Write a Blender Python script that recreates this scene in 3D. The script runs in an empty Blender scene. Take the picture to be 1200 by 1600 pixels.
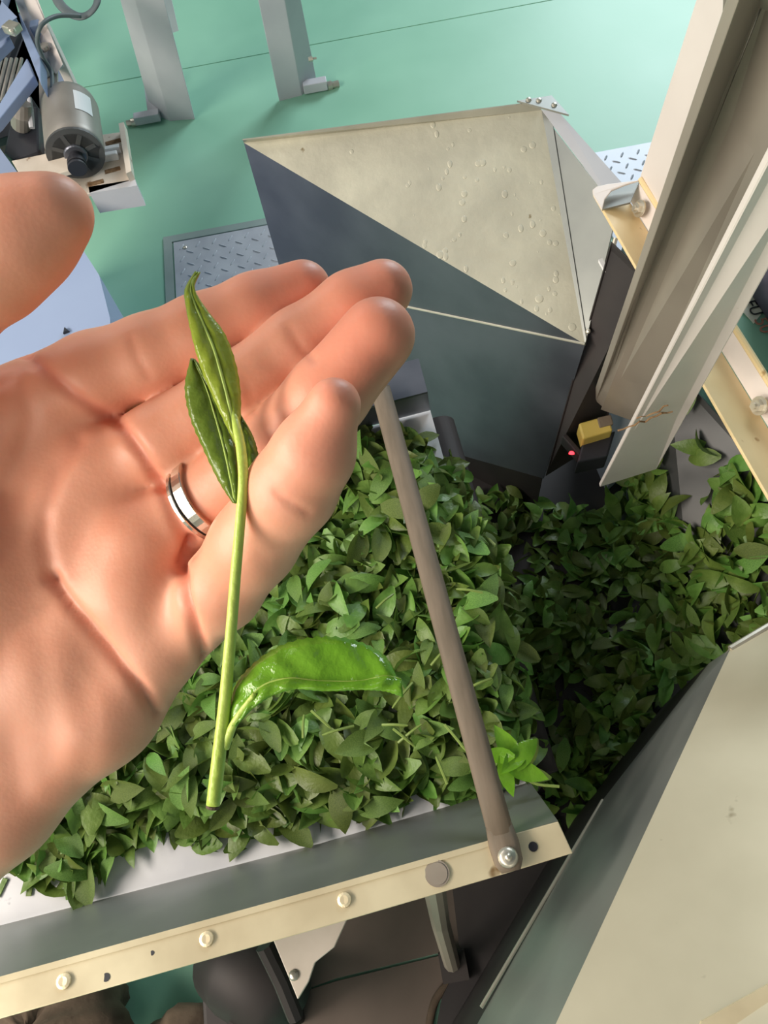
import bpy, bmesh, math, random
import numpy as np
from mathutils import Vector, Matrix
SC = bpy.context.scene
C = SC.collection
rng = np.random.default_rng(11)
random.seed(5)
V = Vector

# ------------------------------------------------------------------ camera
F, H = 1200.0, 1.40                       # focal length in pixels of a 1200x1600 frame, camera height
def _basis():
    n = (715, 1400)                       # where straight down lands
    up = -np.array([(n[0]-600)/F, -(n[1]-800)/F, -1.0]); up /= np.linalg.norm(up)
    ray = lambda p: np.array([(p[0]-600)/F, -(p[1]-800)/F, -1.0])
    x = np.cross(np.cross(ray((300, 105)), ray((400, 105-18.7))), up); x /= np.linalg.norm(x)
    if x[0] < 0: x = -x
    return np.stack([x, np.cross(up, x), up])
R = _basis()
CAM = np.array([0, 0, H])
def U(px, py, z):                         # the point of height z seen at a pixel
    r = R @ np.array([(px-600)/F, -(py-800)/F, -1.0])
    return V(CAM + r*((z-H)/r[2]))
def S(px, py, s):                         # the point at depth s seen at a pixel
    return V(CAM + R @ (np.array([(px-600)/F, -(py-800)/F, -1.0])*s))
cd = bpy.data.cameras.new('camera'); cam = bpy.data.objects.new('camera', cd); C.objects.link(cam)
cam.matrix_world = Matrix.Translation(V(CAM)) @ Matrix(R.tolist()).to_4x4()
cd.sensor_fit = 'VERTICAL'; cd.sensor_height = 36; cd.lens = 36*F/1600; cd.clip_start = .01
SC.camera = cam

# ------------------------------------------------------------------ light
w = bpy.data.worlds.new('factory_air'); SC.world = w; w.use_nodes = True
w.node_tree.nodes['Background'].inputs[0].default_value = (.80, .88, 1.0, 1)
w.node_tree.nodes['Background'].inputs[1].default_value = .10
def area(name, loc, aim, sx, sy, power, col):
    d = bpy.data.lights.new(name, 'AREA'); d.shape = 'RECTANGLE'; d.size = sx; d.size_y = sy
    d.energy = power; d.color = col
    o = bpy.data.objects.new(name, d); C.objects.link(o); o.location = loc
    o.rotation_euler = (V(aim)-V(loc)).to_track_quat('-Z', 'Y').to_euler()
area('window_daylight', (2.9, 5.4, 2.6), (.3, 1.4, 0), 2.2, 1.9, 235, (.84, .95, 1.0))
area('ceiling_tube', (-2.1, .1, 2.0), (.2, .45, .5), 2.0, .6, 84, (1.0, .90, .77))
area('fill_light_near', (-1.5, -1.2, 2.1), (0, .2, .8), 1.8, .8, 25, (1.0, .90, .76))  # fill light added to brighten the front of the hand
area('fill_light_far', (-1.8, 2.9, 3.0), (-.2, 1.4, 0), 1.6, .6, 18, (1.0, .97, .92))  # added fill light for the hopper and the leg faces
SC.view_settings.view_transform = 'Standard'; SC.view_settings.look = 'None'
SC.view_settings.gamma = 1; SC.view_settings.use_curve_mapping = False
SC.view_settings.exposure = 0.0

# ------------------------------------------------------------------ materials
def lin(c):
    c = [x/255 for x in c]
    return tuple(x/12.92 if x <= .04045 else ((x+.055)/1.055)**2.4 for x in c) + (1,)
def mat(name, a, b=None, rough=.5, metal=0, scale=8, lo=.35, hi=.65, bump=0, bscale=60, coat=0, sss=0, emit=0, specks=None, streak=None):
    m = bpy.data.materials.new(name); m.use_nodes = True
    nt = m.node_tree; N = nt.nodes; L = nt.links; p = N['Principled BSDF']
    p.inputs['Roughness'].default_value = rough; p.inputs['Metallic'].default_value = metal
    tc = N.new('ShaderNodeTexCoord'); src = tc.outputs['Object']
    if streak:
        mp = N.new('ShaderNodeMapping'); mp.inputs['Scale'].default_value = streak; L.new(src, mp.inputs[0]); ssrc = mp.outputs[0]
    else: ssrc = src
    def noise(s, d=5, so=src):
        n = N.new('ShaderNodeTexNoise'); n.inputs['Scale'].default_value = s; n.inputs['Detail'].default_value = d; L.new(so, n.inputs['Vector']); return n
    col = None
    if b:
        n = noise(scale, 6, ssrc); cr = N.new('ShaderNodeValToRGB')
        cr.color_ramp.elements[0].position = lo; cr.color_ramp.elements[1].position = hi
        cr.color_ramp.elements[0].color = lin(a); cr.color_ramp.elements[1].color = lin(b)
        L.new(n.outputs['Fac'], cr.inputs[0]); col = cr.outputs[0]
        mr = N.new('ShaderNodeMapRange'); mr.inputs[3].default_value = max(0, rough-.08); mr.inputs[4].default_value = min(1, rough+.1)
        L.new(n.outputs['Fac'], mr.inputs[0]); L.new(mr.outputs[0], p.inputs['Roughness'])
    if specks:
        sc, th, sco = specks
        n2 = noise(sc, 3); c2 = N.new('ShaderNodeValToRGB'); c2.color_ramp.elements[0].position = th; c2.color_ramp.elements[1].position = th+.05
        L.new(n2.outputs['Fac'], c2.inputs[0]); mx = N.new('ShaderNodeMix'); mx.data_type = 'RGBA'
        L.new(c2.outputs[0], mx.inputs[0]); mx.inputs[7].default_value = lin(sco)
        if col: L.new(col, mx.inputs[6])
        else: mx.inputs[6].default_value = lin(a)
        col = mx.outputs[2]
    if col: L.new(col, p.inputs['Base Color'])
    else: p.inputs['Base Color'].default_value = lin(a)
    if bump:
        n = noise(bscale, 4); bp = N.new('ShaderNodeBump'); bp.inputs['Strength'].default_value = bump; bp.inputs['Distance'].default_value = .002
        L.new(n.outputs['Fac'], bp.inputs['Height']); L.new(bp.outputs[0], p.inputs['Normal'])
    if coat: p.inputs['Coat Weight'].default_value = coat; p.inputs['Coat Roughness'].default_value = .08
    if emit: p.inputs['Emission Color'].default_value = lin(a); p.inputs['Emission Strength'].default_value = emit
    return m
def leaf_mat(name, a, b, rough=.42, vein=None, trans=.25, hue=.06):
    m = mat(name, a, b, rough=rough, scale=45, bump=.35, bscale=260)
    nt = m.node_tree; N = nt.nodes; L = nt.links; p = N['Principled BSDF']
    src = p.inputs['Base Color'].links[0].from_socket
    at = N.new('ShaderNodeAttribute'); at.attribute_name = 'tone'
    oi = N.new('ShaderNodeObjectInfo')
    ad = N.new('ShaderNodeMath'); ad.operation = 'ADD'; L.new(at.outputs['Fac'], ad.inputs[0]); L.new(oi.outputs['Random'], ad.inputs[1])
    fr = N.new('ShaderNodeMath'); fr.operation = 'FRACT'; L.new(ad.outputs[0], fr.inputs[0])
    hs = N.new('ShaderNodeHueSaturation'); L.new(src, hs.inputs['Color'])
    m1 = N.new('ShaderNodeMapRange'); m1.inputs[3].default_value = .5-hue*.55; m1.inputs[4].default_value = .5+hue*.45; L.new(fr.outputs[0], m1.inputs[0]); L.new(m1.outputs[0], hs.inputs['Hue'])
    m2 = N.new('ShaderNodeMapRange'); m2.inputs[3].default_value = .62 if hue else 1; m2.inputs[4].default_value = 1.4 if hue else 1; L.new(fr.outputs[0], m2.inputs[0]); L.new(m2.outputs[0], hs.inputs['Value'])
    L.new(hs.outputs[0], p.inputs['Base Color'])
    tr = N.new('ShaderNodeBsdfTranslucent'); L.new(hs.outputs[0], tr.inputs[0])
    mx = N.new('ShaderNodeMixShader'); mx.inputs[0].default_value = trans
    L.new(p.outputs[0], mx.inputs[1]); L.new(tr.outputs[0], mx.inputs[2]); L.new(mx.outputs[0], N['Material Output'].inputs[0])
    return m
M = dict(
 floor=mat('green_floor_paint', (132,186,162), (144,196,173), rough=.45, scale=2.2, bump=.1, bscale=25, specks=(14,.74,(136,176,160))),
 joint=mat('floor_joint', (60,90,80), rough=.9),
 tread=mat('tread_plate', (176,180,192), (190,194,204), rough=.45, metal=.15, scale=20),
 plate_frame=mat('plate_frame', (140,158,156), (152,168,166), rough=.5, metal=.2),
 galv=mat('galvanised_sheet', (180,177,164), (200,196,182), rough=.42, metal=.45, scale=9, bump=.06, bscale=30, specks=(55,.74,(150,138,112))),
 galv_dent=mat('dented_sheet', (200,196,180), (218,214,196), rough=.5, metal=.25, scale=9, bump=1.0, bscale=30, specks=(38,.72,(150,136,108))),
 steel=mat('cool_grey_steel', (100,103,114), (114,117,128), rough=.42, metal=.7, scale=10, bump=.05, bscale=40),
 satin=mat('satin_steel', (142,144,142), (158,160,156), rough=.4, metal=.6, scale=7, bump=.04, bscale=30),
 stainless=mat('stainless_sheet', (196,186,162), (212,202,178), rough=.45, metal=.4, scale=5, bump=.04, bscale=20, specks=(30,.72,(160,148,124))),
 flange=mat('worn_flange', (222,206,172), (240,226,192), rough=.38, metal=.4, scale=14, bump=.06, bscale=90, specks=(26,.68,(150,122,86))),
 white_belt=mat('white_belt', (206,206,214), (222,222,228), rough=.5, scale=10, specks=(40,.70,(170,168,180))),
 lilac=mat('grey_machine_paint', (186,187,196), (198,199,206), rough=.45, scale=6, bump=.05),
 bluegrey=mat('blue_grey_paint', (138,154,188), (148,164,196), rough=.42, scale=3),
 white=mat('white_paint', (216,206,202), (226,217,213), rough=.4, scale=5, specks=(36,.76,(150,134,116))),
 post=mat('taupe_post_paint', (142,132,122), (164,154,142), rough=.42, metal=.2, scale=9, streak=(1,1,.2)),
 cream=mat('painted_lamp_glow', (226,200,150), (238,214,168), rough=.45, scale=12, specks=(30,.66,(176,140,88))),  # warm lamp light put into the colour of the rail
 rust=mat('rust', (110,82,56), (150,118,84), rough=.8, scale=120, bump=.6, bscale=300),
 bolt=mat('zinc_bolt', (196,190,176), (212,206,194), rough=.3, metal=.7, scale=40),
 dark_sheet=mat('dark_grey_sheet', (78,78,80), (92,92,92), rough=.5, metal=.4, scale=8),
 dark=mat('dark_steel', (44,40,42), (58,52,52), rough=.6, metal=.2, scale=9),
 black=mat('black_plastic', (34,34,42), (44,44,52), rough=.5, scale=9),
 motor=mat('motor_paint', (140,134,128), (152,146,140), rough=.42, metal=.3, scale=14),
 beige=mat('beige_plate', (206,194,180), (222,210,198), rough=.45, scale=14, specks=(30,.66,(150,120,96))),
 label=mat('white_label', (225,225,228), (235,235,238), rough=.5),
 cable=mat('grey_cable', (86,98,104), (98,108,112), rough=.5),
 bar=mat('taupe_flat_bar', (106,94,80), (120,106,92), rough=.7, metal=.0, scale=22, streak=(6,1,6)),
 brownplate=mat('brown_floor_plate', (96,84,76), (110,96,88), rough=.6, metal=.15, scale=8),
 sack=mat('brown_sackcloth', (84,70,58), (104,88,74), rough=.9, scale=30, bump=.5, bscale=80),
 amber=mat('amber_plastic', (196,170,84), (204,180,98), rough=.35, coat=.3),
 led=mat('red_led', (255,40,50), emit=6),
 tape=mat('cream_label_tape', (214,210,196), (222,218,206), rough=.5, scale=20),
 ink=mat('black_ink', (34,32,38), rough=.6), redink=mat('red_ink', (176,120,104), rough=.6),
 greenpaint=mat('green_machine_paint', (120,168,146), (136,180,160), rough=.45),
 purple=mat('dark_violet_housing', (62,58,74), (92,86,104), rough=.5, scale=30),
 stem=mat('tea_stem', (176,204,84), (194,216,104), rough=.38, scale=30, bump=.2, bscale=500, sss=.2),
 silver=mat('brushed_silver', (214,206,192), (226,218,206), rough=.22, metal=.95, scale=60),
 groove=mat('ring_groove', (40,30,32), rough=.5),
)
M['leaf'] = leaf_mat('tea_leaf', (90,122,50), (116,146,68))
M['heap'] = M['leaf']
M['shoot_leaf'] = leaf_mat('young_leaf', (146,166,56), (160,180,66), rough=.24, trans=.22, hue=0)
M['shoot_leaf_dark'] = leaf_mat('older_leaf', (98,122,42), (112,136,50), rough=.26, trans=.15, hue=0)
M['shoot_leaf_bright'] = leaf_mat('bright_leaf', (112,166,44), (130,182,58), rough=.10, trans=.35, hue=0)
M['vein'] = mat('leaf_vein', (158,184,84), (170,194,98), rough=.35)
M['twig'] = mat('green_twig', (116,138,66), (132,152,80), rough=.5)

# ------------------------------------------------------------------ builders
def thing(name, label, cat, loc, group=None):
    o = bpy.data.objects.new(name, None); o.empty_display_size = .05; C.objects.link(o)
    o.location = loc; o['label'] = label; o['category'] = cat
    if group: o['group'] = group
    return o
def tag(o, label, cat, group=None):
    o['label'] = label; o['category'] = cat
    if group: o['group'] = group
    return o
def wloc(o):
    p = V((0, 0, 0))
    while o: p += o.location; o = o.parent
    return p
def link(name, vs, fs, m, parent=None, origin=None, smooth=False, bevel=0, label=None, kind=None):
    me = bpy.data.meshes.new(name)
    off = wloc(parent) if parent else V((0, 0, 0))
    org = V(origin) if origin is not None else (V((0, 0, 0)) if parent is None else off)
    me.from_pydata([tuple(V(v)-org) for v in vs], [], [tuple(f) for f in fs]); me.update()
    bm = bmesh.new(); bm.from_mesh(me); bmesh.ops.recalc_face_normals(bm, faces=bm.faces); bm.to_mesh(me); bm.free()
    o = bpy.data.objects.new(name, me); C.objects.link(o)
    o.parent = parent; o.location = org-off
    if m: me.materials.append(m)
    if smooth: me.polygons.foreach_set('use_smooth', [True]*len(me.polygons))
    if bevel:
        b = o.modifiers.new('bevel', 'BEVEL'); b.width = bevel; b.segments = 2; b.limit_method = 'ANGLE'; b.angle_limit = .6
    if label: o['label'] = label
    if kind: o['kind'] = kind
    return o
def cat_(*g):                                        # join (verts, faces) pairs
    vs, fs = [], []
    for v, f in g:
        b = len(vs); vs += list(v); fs += [[i+b for i in q] for q in f]
    return vs, fs
def prism(bot, top):
    n = len(bot); fs = [list(range(n))[::-1], list(range(n, 2*n))]
    for i in range(n): fs.append([i, (i+1) % n, n+(i+1) % n, n+i])
    return list(bot)+list(top), fs
def nrm(pts):
    n = V((0, 0, 0)); c = sum((V(p) for p in pts), V((0, 0, 0)))/len(pts)
    for i in range(len(pts)): n += (V(pts[i])-c).cross(V(pts[(i+1) % len(pts)])-c)
    return n.normalized()
def facing(pts):                                     # normal on the upper side
    n = nrm(pts); c = sum((V(p) for p in pts), V((0, 0, 0)))/len(pts)
    return n if n.dot(V(CAM)-c) > 0 else -n
def sheet(pts, t):                                   # plate of thickness t under the given outer face
    n = facing(pts); return prism([V(p) for p in pts], [V(p)-n*t for p in pts])
def frame_of(d):
    d = d.normalized(); a = V((0, 0, 1)) if abs(d.z) < .9 else V((1, 0, 0))
    x = d.cross(a).normalized(); return x, d.cross(x)
def tube(pts, rad, n=10, flat=1):
    pts = [V(p) for p in pts]; k = len(pts)
    if not hasattr(rad, '__len__'): rad = [rad]*k
    vs, fs = [], []; px = None
    for i in range(k):
        d = (pts[min(i+1, k-1)]-pts[max(i-1, 0)]).normalized()
        if px is None: px, _ = frame_of(d)
        px = (px-d*px.dot(d)).normalized(); py = d.cross(px)
        for j in range(n):
            a = 2*math.pi*j/n; vs.append(pts[i]+px*(math.cos(a)*rad[i])+py*(math.sin(a)*rad[i]*flat))
    for i in range(k-1):
        for j in range(n): fs.append([i*n+j, i*n+(j+1) % n, (i+1)*n+(j+1) % n, (i+1)*n+j])
    fs += [list(range(n))[::-1], list(range((k-1)*n, k*n))]
    return vs, fs
def spline(pts, m=8):                                # Catmull-Rom through points
    P = [np.array(p, float) for p in pts]; P = [2*P[0]-P[1]]+P+[2*P[-1]-P[-2]]; out = []
    for i in range(1, len(P)-2):
        for t in np.linspace(0, 1, m, endpoint=False):
            a, b, c, d = P[i-1], P[i], P[i+1], P[i+2]
            out.append(.5*(2*b+(c-a)*t+(2*a-5*b+4*c-d)*t*t+(3*b-a-3*c+d)*t**3))
    return out+[P[-2]]
def box(c, ax, ay, az):                              # centre and three half-axis vectors
    c, ax, ay, az = V(c), V(ax), V(ay), V(az)
    q = [c-ax-ay, c+ax-ay, c+ax+ay, c-ax+ay]
    return prism([p-az for p in q], [p+az for p in q])
def disc(c, n, r, h, k=12, r2=None):
    n = V(n).normalized(); return tube([V(c), V(c)+n*h], [r, r if r2 is None else r2], k)
def dome(c, n, r, h, k=12):
    n = V(n).normalized(); return tube([V(c), V(c)+n*h*.5, V(c)+n*h*.85, V(c)+n*h], [r, r*.9, r*.62, r*.2], k)
def bolt(c, n, r, parent, name='bolt', m=None):      # washer, hexagon head, stud
    n = V(n).normalized()
    g = cat_(disc(c, n, r*1.5, r*.25, 14), disc(V(c)+n*r*.25, n, r, r*.8, 6), disc(V(c)+n*r*1.05, n, r*.5, r*.5, 8))
    return link(name, *g, m or M['bolt'], parent)
def rivet(c, n, r, parent):
    n = V(n).normalized()
    g = cat_(tube([V(c), V(c)+n*r*.3, V(c)+n*r*.42, V(c)+n*r*.36], [r, r*.95, r*.6, r*.35], 14), disc(V(c)+n*r*.2, n, r*.22, r*.1, 8))
    return link('rivet', *g, M['flange'], parent)
UP = V((0, 0, 1))

def on_plane(px, py, q0, n):
    r = V(R @ np.array([(px-600)/F, -(py-800)/F, -1.0])); c = V(CAM); return c+r*((q0-c).dot(n)/r.dot(n))
# ------------------------------------------------------------------ floor
y0 = U(300, 105, 0).y
fl = link('floor', *prism([(-3, -2.5, -.06), (4.5, -2.5, -.06), (4.5, 7, -.06), (-3, 7, -.06)], [(-3, -2.5, -.012), (4.5, -2.5, -.012), (4.5, 7, -.012), (-3, 7, -.012)]), M['joint'], kind='structure')
for a, b in ((y0+.002, 7), (-2.5, y0-.002)):
    link('floor_slab', *prism([(-3, a, -.012), (4.5, a, -.012), (4.5, b, -.012), (-3, b, -.012)], [(-3, a, 0), (4.5, a, 0), (4.5, b, 0), (-3, b, 0)]), M['floor'], fl)

for nm, (xa, ya, xb, yb) in (('wall_left', (-3.1, -2.5, -3, 7)), ('wall_right', (4.5, -2.5, 4.6, 7)), ('wall_back', (-3.1, 7, 4.6, 7.1)), ('wall_front', (-3.1, -2.6, 4.6, -2.5))):
    link(nm, *prism([(xa, ya, 0), (xb, ya, 0), (xb, yb, 0), (xa, yb, 0)], [(xa, ya, 4.2), (xb, ya, 4.2), (xb, yb, 4.2), (xa, yb, 4.2)]), M['plate_frame'], kind='structure')
def tread_cover(p0, w, d, label, frame, holes=()):
    t = thing('tread_plate', label, 'floor cover', (p0.x+w/2, p0.y-d/2, 0))
    x0, x1, ya, yb = p0.x, p0.x+w, p0.y-d, p0.y
    link('plate', *prism([(x0, ya, 0), (x1, ya, 0), (x1, yb, 0), (x0, yb, 0)], [(x0, ya, .004), (x1, ya, .004), (x1, yb, .004), (x0, yb, .004)]), M['tread'], t)
    vs, fs = [], []; p = .042
    for i in range(int(w/p*2)+1):
        for j in range(int(d/p*2)+1):
            if (i+j) % 2: continue
            cx, cy = x0+.02+i*p/2, ya+.02+j*p/2
            if cx > x1-.012 or cy > yb-.012: continue
            a = math.radians(-33 if i % 2 else 57); ux, uy = math.cos(a), math.sin(a); b = len(vs)
            for s, ww, h in ((-1, .0, .004), (-.5, .0028, .004), (.5, .0028, .004), (1, 0, .004), (-.6, 0, .0062), (.6, 0, .0062)):
                if ww: vs += [(cx+ux*s*.012-uy*ww, cy+uy*s*.012+ux*ww, h), (cx+ux*s*.012+uy*ww, cy+uy*s*.012-ux*ww, h)]
                else: vs.append((cx+ux*s*.012, cy+uy*s*.012, h))
            fs += [[b, b+2, b+6], [b, b+6, b+1], [b+1, b+6, b+7, b+3], [b+2, b+4, b+7, b+6], [b+3, b+7, b+5], [b+4, b+5, b+7]]
    link('raised_lug', vs, fs, M['tread'], t, kind='stuff')
    if frame:
        g = .004; f = .022
        for q in (((x0-g-f, yb+g), (x1, yb+g+f)), ((x0-g-f, ya), (x0-g, yb+g))):
            (a, b), (c, e) = q
            link('frame', *prism([(a, b, 0), (c, b, 0), (c, e, 0), (a, e, 0)], [(a, b, .004), (c, b, .004), (c, e, .004), (a, e, .004)]), M['plate_frame'], t)
    for hx, hy in holes: link('screw', *dome(U(hx, hy, .004), UP, .006, .003), M['bolt'], t)
tread_cover(U(271, 379, .004), .50, .42, 'checkered steel floor cover left of the hopper, behind the fingertips', True, [(289, 387)])
tread_cover(U(905, 243, .004), .70, .34, 'checkered steel floor cover on the far right, behind the hopper', False)

# ------------------------------------------------------------------ table legs, top left
def lean(p, dpx, z):                                  # rise from p to height z, along the pixel direction dpx, as upright as possible
    c = R.T @ (np.array(p)-CAM); px, py = 600+F*c[0]/-c[2], 800-F*c[1]/-c[2]
    best = None
    for t in np.linspace(5, 1500, 1500):
        q = U(px+dpx[0]*t, py+dpx[1]*t, z); d = (V((q.x, q.y, 0))-V((p.x, p.y, 0))).length
        if best is None or d < best[0]: best = (d, q)
    return best[1]
def machine_leg(fl_, fr_, rb, dpx, label, side, extra):
    a, b, c = U(*fl_, .004), U(*fr_, .004), U(*rb, .004)
    root = thing('support_post', label, 'leg', ((a+b)/2)*1.0)
    root.location.z = 0
    off = lean(a, dpx, .95)-a
    t = .006; yb = V((0, 1, 0))*t
    link('front_flange', *prism([a, b, b+yb, a+yb], [a+off, b+off, b+off+yb, a+off+yb]), M['lilac'], root, bevel=.0015)
    e = b if side > 0 else a
    n = V((1, 0, 0))*t*(-side)
    link('side_flange', *prism([e, c, c+n, e+n], [e+off, e+(c-e)*.35+off, e+(c-e)*.35+off+n, e+off+n]), M['lilac'], root, bevel=.0015)
    fo = [V((p.x, p.y, 0)) for p in (a, b, c)]; fo = [a*1, b*1, V((b.x+(c.x-e.x), c.y, 0)), V((a.x+(c.x-e.x), c.y, 0))]
    link('foot_plate', *prism([V((p.x, p.y, .0)) for p in fo], [V((p.x, p.y, .005)) for p in fo]), M['lilac'], root)
    return root, off
lg, off = machine_leg((436, 156), (471, 147), (495, 126), (-.209, -1), 'right-hand grey machine leg bolted to the green floor', 1, None)
p = U(492, 132, .02)
br = link('anchor_bracket', *box(p+V((0, 0, -.002)), (.034, 0, 0), (0, .014, 0), (0, 0, .013)), M['lilac'], lg, bevel=.002)
link('anchor_bolt', *cat_(disc(p+V((.034, 0, -.012)), (1, .1, 0), .012, .014, 12), disc(p+V((.046, 0, -.012)), (1, .1, 0), .009, .022, 6)), M['bolt'], br)
link('screw', *cat_(disc(U(482, 93, .13), (1, 0, 0), .006, .012, 6), disc(U(482, 93, .13)+V((.012, 0, 0)), (1, 0, 0), .003, .01, 8)), M['bolt'], lg)
lg, off = machine_leg((265, 187), (304, 184), (236, 176), (-.29, -1), 'left-hand grey machine leg bolted to the floor beside the motor', -1, None)
p = U(224, 183, .02)
br = link('anchor_bracket', *box(p+V((.01, 0, -.002)), (.036, 0, 0), (0, .013, 0), (0, 0, .012)), M['lilac'], lg, bevel=.002)
link('anchor_bolt', *cat_(disc(p+V((-.026, 0, -.01)), (-1, 0, 0), .011, .012, 12), disc(p+V((-.036, 0, -.01)), (-1, 0, 0), .008, .016, 6)), M['bolt'], br)
a, b = U(268, 52, .10), U(279, 48, .10)
g = V((0, .008, 0)); o2 = lean(a, (-.233, -1), .95)-a
link('rear_flange', *prism([a, b, b+g, a+g], [a+o2, b+o2, b+o2+g, a+o2+g]), M['lilac'], lg)
a = [U(213, 46, .16), U(222, 40, .16), U(250, 175, .02), U(231, 178, .02)]
link('gusset', *sheet(a, .005), M['lilac'], lg)

# ------------------------------------------------------------------ motor and its frame, upper left
mz = .42
mt = thing('electric_motor', 'grey round electric motor with slotted end cover on a cream bracket, upper left', 'motor', U(110, 220, mz-.09))
pa, pb = U(112, 168, mz), U(121, 240, mz)
ax = (pb-pa); ax.z = 0; ax = ax.normalized(); r = .056
pb = U(118, 238, mz); pa = pb-ax*.165
prof = [(0, .30), (.004, .72), (.016, .93), (.032, 1.0), (.150, 1.0), (.158, .99), (.165, .96)]
link('body', *tube([pa+ax*s for s, _ in prof], [r*q for _, q in prof], 36), M['motor'], mt, smooth=True, bevel=.001)
e = link('end_cover', *cat_(tube([pb, pb+ax*.006, pb+ax*.006, pb+ax*.001], [r*.98, r*.98, r*.78, r*.76], 36)), M['dark_sheet'], mt)
link('cooling_slot', *cat_(disc(pb+ax*.0012, ax, r*.76, .001, 32)), M['black'], e)
fx, fy = frame_of(ax)
for k in range(8):
    a = k*math.pi/4+.2; d = fx*math.cos(a)+fy*math.sin(a); t_ = ax.cross(d)
    link('spoke', *box(pb+ax*.004+d*r*.58, d*r*.2, t_*.0042, ax*.003), M['dark_sheet'], e)
link('hub', *tube([pb+ax*.001, pb+ax*.010, pb+ax*.012], [r*.40, r*.40, r*.36], 24), M['steel'], e)
link('shaft', *cat_(disc(pb+ax*.012, ax, .013, .016, 20), disc(pb+ax*.028, ax, .018, .012, 24), disc(pb+ax*.044, ax, .018, .006, 24)), M['black'], mt, bevel=.001)
# the label wraps the drum
lv, lf = [], []
for i in range(7):
    a = math.radians(28+i*6); 
    for s in (.045, .105):
        d = V((math.sin(a)*1, 0, math.cos(a))); d = (d-ax*d.dot(ax)).normalized(); lv.append(pa+ax*(s+.004)+d*(r+.0008))
for i in range(6): lf.append([2*i, 2*i+1, 2*i+3, 2*i+2])
link('rating_label', lv, lf, M['label'], mt)
# bracket the motor stands on
bz = mz-.062
pl = [U(48, 225, bz), U(196, 205, bz), U(209, 281, bz), U(80, 320, bz)]
brk = link('mounting_plate', *sheet(pl, .008), M['beige'], mt, bevel=.0015)
q = [U(191, 206, bz), U(199, 204, bz), U(211, 280, bz), U(203, 284, bz)]
link('lip', *prism(q, [p+V((0, 0, .02)) for p in q]), M['beige'], brk)
q = [U(138, 292, bz), U(211, 280, bz), U(214, 290, bz), U(140, 302, bz)]
link('front_lip', *prism([p-V((0, 0, .05)) for p in q], q), M['lilac'], brk)
for px, py in ((177, 222), (176, 266), (150, 286)): link('slot', *box(U(px, py, bz)+V((0, 0, .0005)), (.016, .002, 0), (-.001, .006, 0), (0, 0, .0008)), M['rust'], brk, bevel=.002)
for px, py in ((176, 240), (172, 250)): link('foot', *box(U(px, py, bz)+V((0, 0, .008)), (.02, .0, 0), (0, .006, 0), (0, 0, .008)), M['label'], mt, bevel=.002)
q = [U(18, 251, mz+.0), U(116, 231, mz+.0), U(117, 264, mz+.0), U(38, 285, mz+.0)]
link('front_plate', *sheet(q, .01), M['beige'], mt, bevel=.001)
q = [U(5, 238, mz-.04), U(20, 165, mz-.04), U(60, 165, mz-.04), U(62, 235, mz-.04), U(22, 250, mz-.04)]
jb = link('belt_guard', *prism([p-V((0, 0, .08)) for p in q], q), M['black'], mt, bevel=.006)
cb = thing('capacitor', 'small dark grey capacitor standing beside the motor, on the black guard', 'capacitor', U(34, 190, mz-.02))
link('can', *tube([U(33, 196, mz-.03), U(33, 178, mz+.0), U(34, 160, mz+.02)], [.020, .020, .019], 16), M['motor'], cb, bevel=.002)
link('clamp', *tube([U(50, 200, mz-.02), U(47, 170, mz+.0), U(46, 152, mz+.015)], [.006, .007, .004], 8), M['lilac'], cb)
# frame rails
fr = thing('drying_machine', 'pale machine frame of rails and braces with dark interior, upper left corner', 'machine', U(40, 60, 0))
z1 = .50
def rail(name, a, b, wpx, m, z=z1, t=.02, z2=None, par=fr):
    a0, a1 = a; b0, b1 = b; z2 = z if z2 is None else z2
    q = [U(*a0, z), U(*a1, z), U(*b1, z2), U(*b0, z2)]
    return link(name, *sheet(q, t), m, par, bevel=.002)
rail('side_rail', ((14, -25), (46, -25)), ((64, 112), (94, 92)), 0, M['lilac'], z=.50, z2=.46)
rail('rail_edge', ((46, -20), (53, -20)), ((99, 100), (90, 84)), 0, M['white'], z=.515, z2=.475, t=.03)
rail('inner_rail', ((22, 24), (30, 20)), ((64, 132), (63, 90)), 0, M['bluegrey'], z=.50, t=.03)
rail('brace', ((-10, 85), (-10, 70)), ((16, 60), (11, 50)), 0, M['bluegrey'], z=.50)
rail('brace', ((-4, 190), (-30, 210)), ((53, 118), (42, 90)), 0, M['bluegrey'], z=.49)
rail('cover', ((-30, -30), (14, -30)), ((25, 27), (-12, 52)), 0, M['bluegrey'], z=.53)
rail('back_plate', ((-40, 20), (40, 20)), ((75, 190), (-40, 230)), 0, M['black'], z=.30)
for k in range(5):
    x = -8+k*8; link('fin', *tube(spline([U(x-6, 158, .36), U(x+3, 120, .37), U(x+10, 92, .36)], 4), .004, 6), M['motor'], fr)
for k in range(2): link('post', *box((U(88+k*13, 108, .40)), (.010, 0, 0), (0, .012, 0), (0, 0, .10)), (M['bluegrey'], M['white'])[k], fr, bevel=.003)
link('rail_plate', *sheet([U(60, 100, .44), U(88, 80, .44), U(90, 150, .44), U(62, 175, .44)], .006), M['motor'], fr)
link('bolt', *cat_(disc(U(70, 77, .48), UP, .012, .008, 6), disc(U(70, 77, .488), UP, .006, .006, 8)), M['motor'], fr)
link('clip', *cat_(box(U(19, 44, .53), (.012, -.01, 0), (.008, .01, 0), (0, 0, .008)), disc(U(21, 52, .54), UP, .008, .01, 8)), M['bolt'], fr, bevel=.003)
link('support', *box(U(30, 60, .14)+V((-.05, 0, 0)), (.04, 0, 0), (0, .04, 0), (0, 0, .14)), M['dark'], fr)
link('support', *box(V((U(60, 225, 0).x, U(60, 225, .15).y, (bz-.01)/2)), (.05, 0, 0), (0, .05, 0), (0, 0, (bz-.01)/2)), M['dark'], fr)
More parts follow.
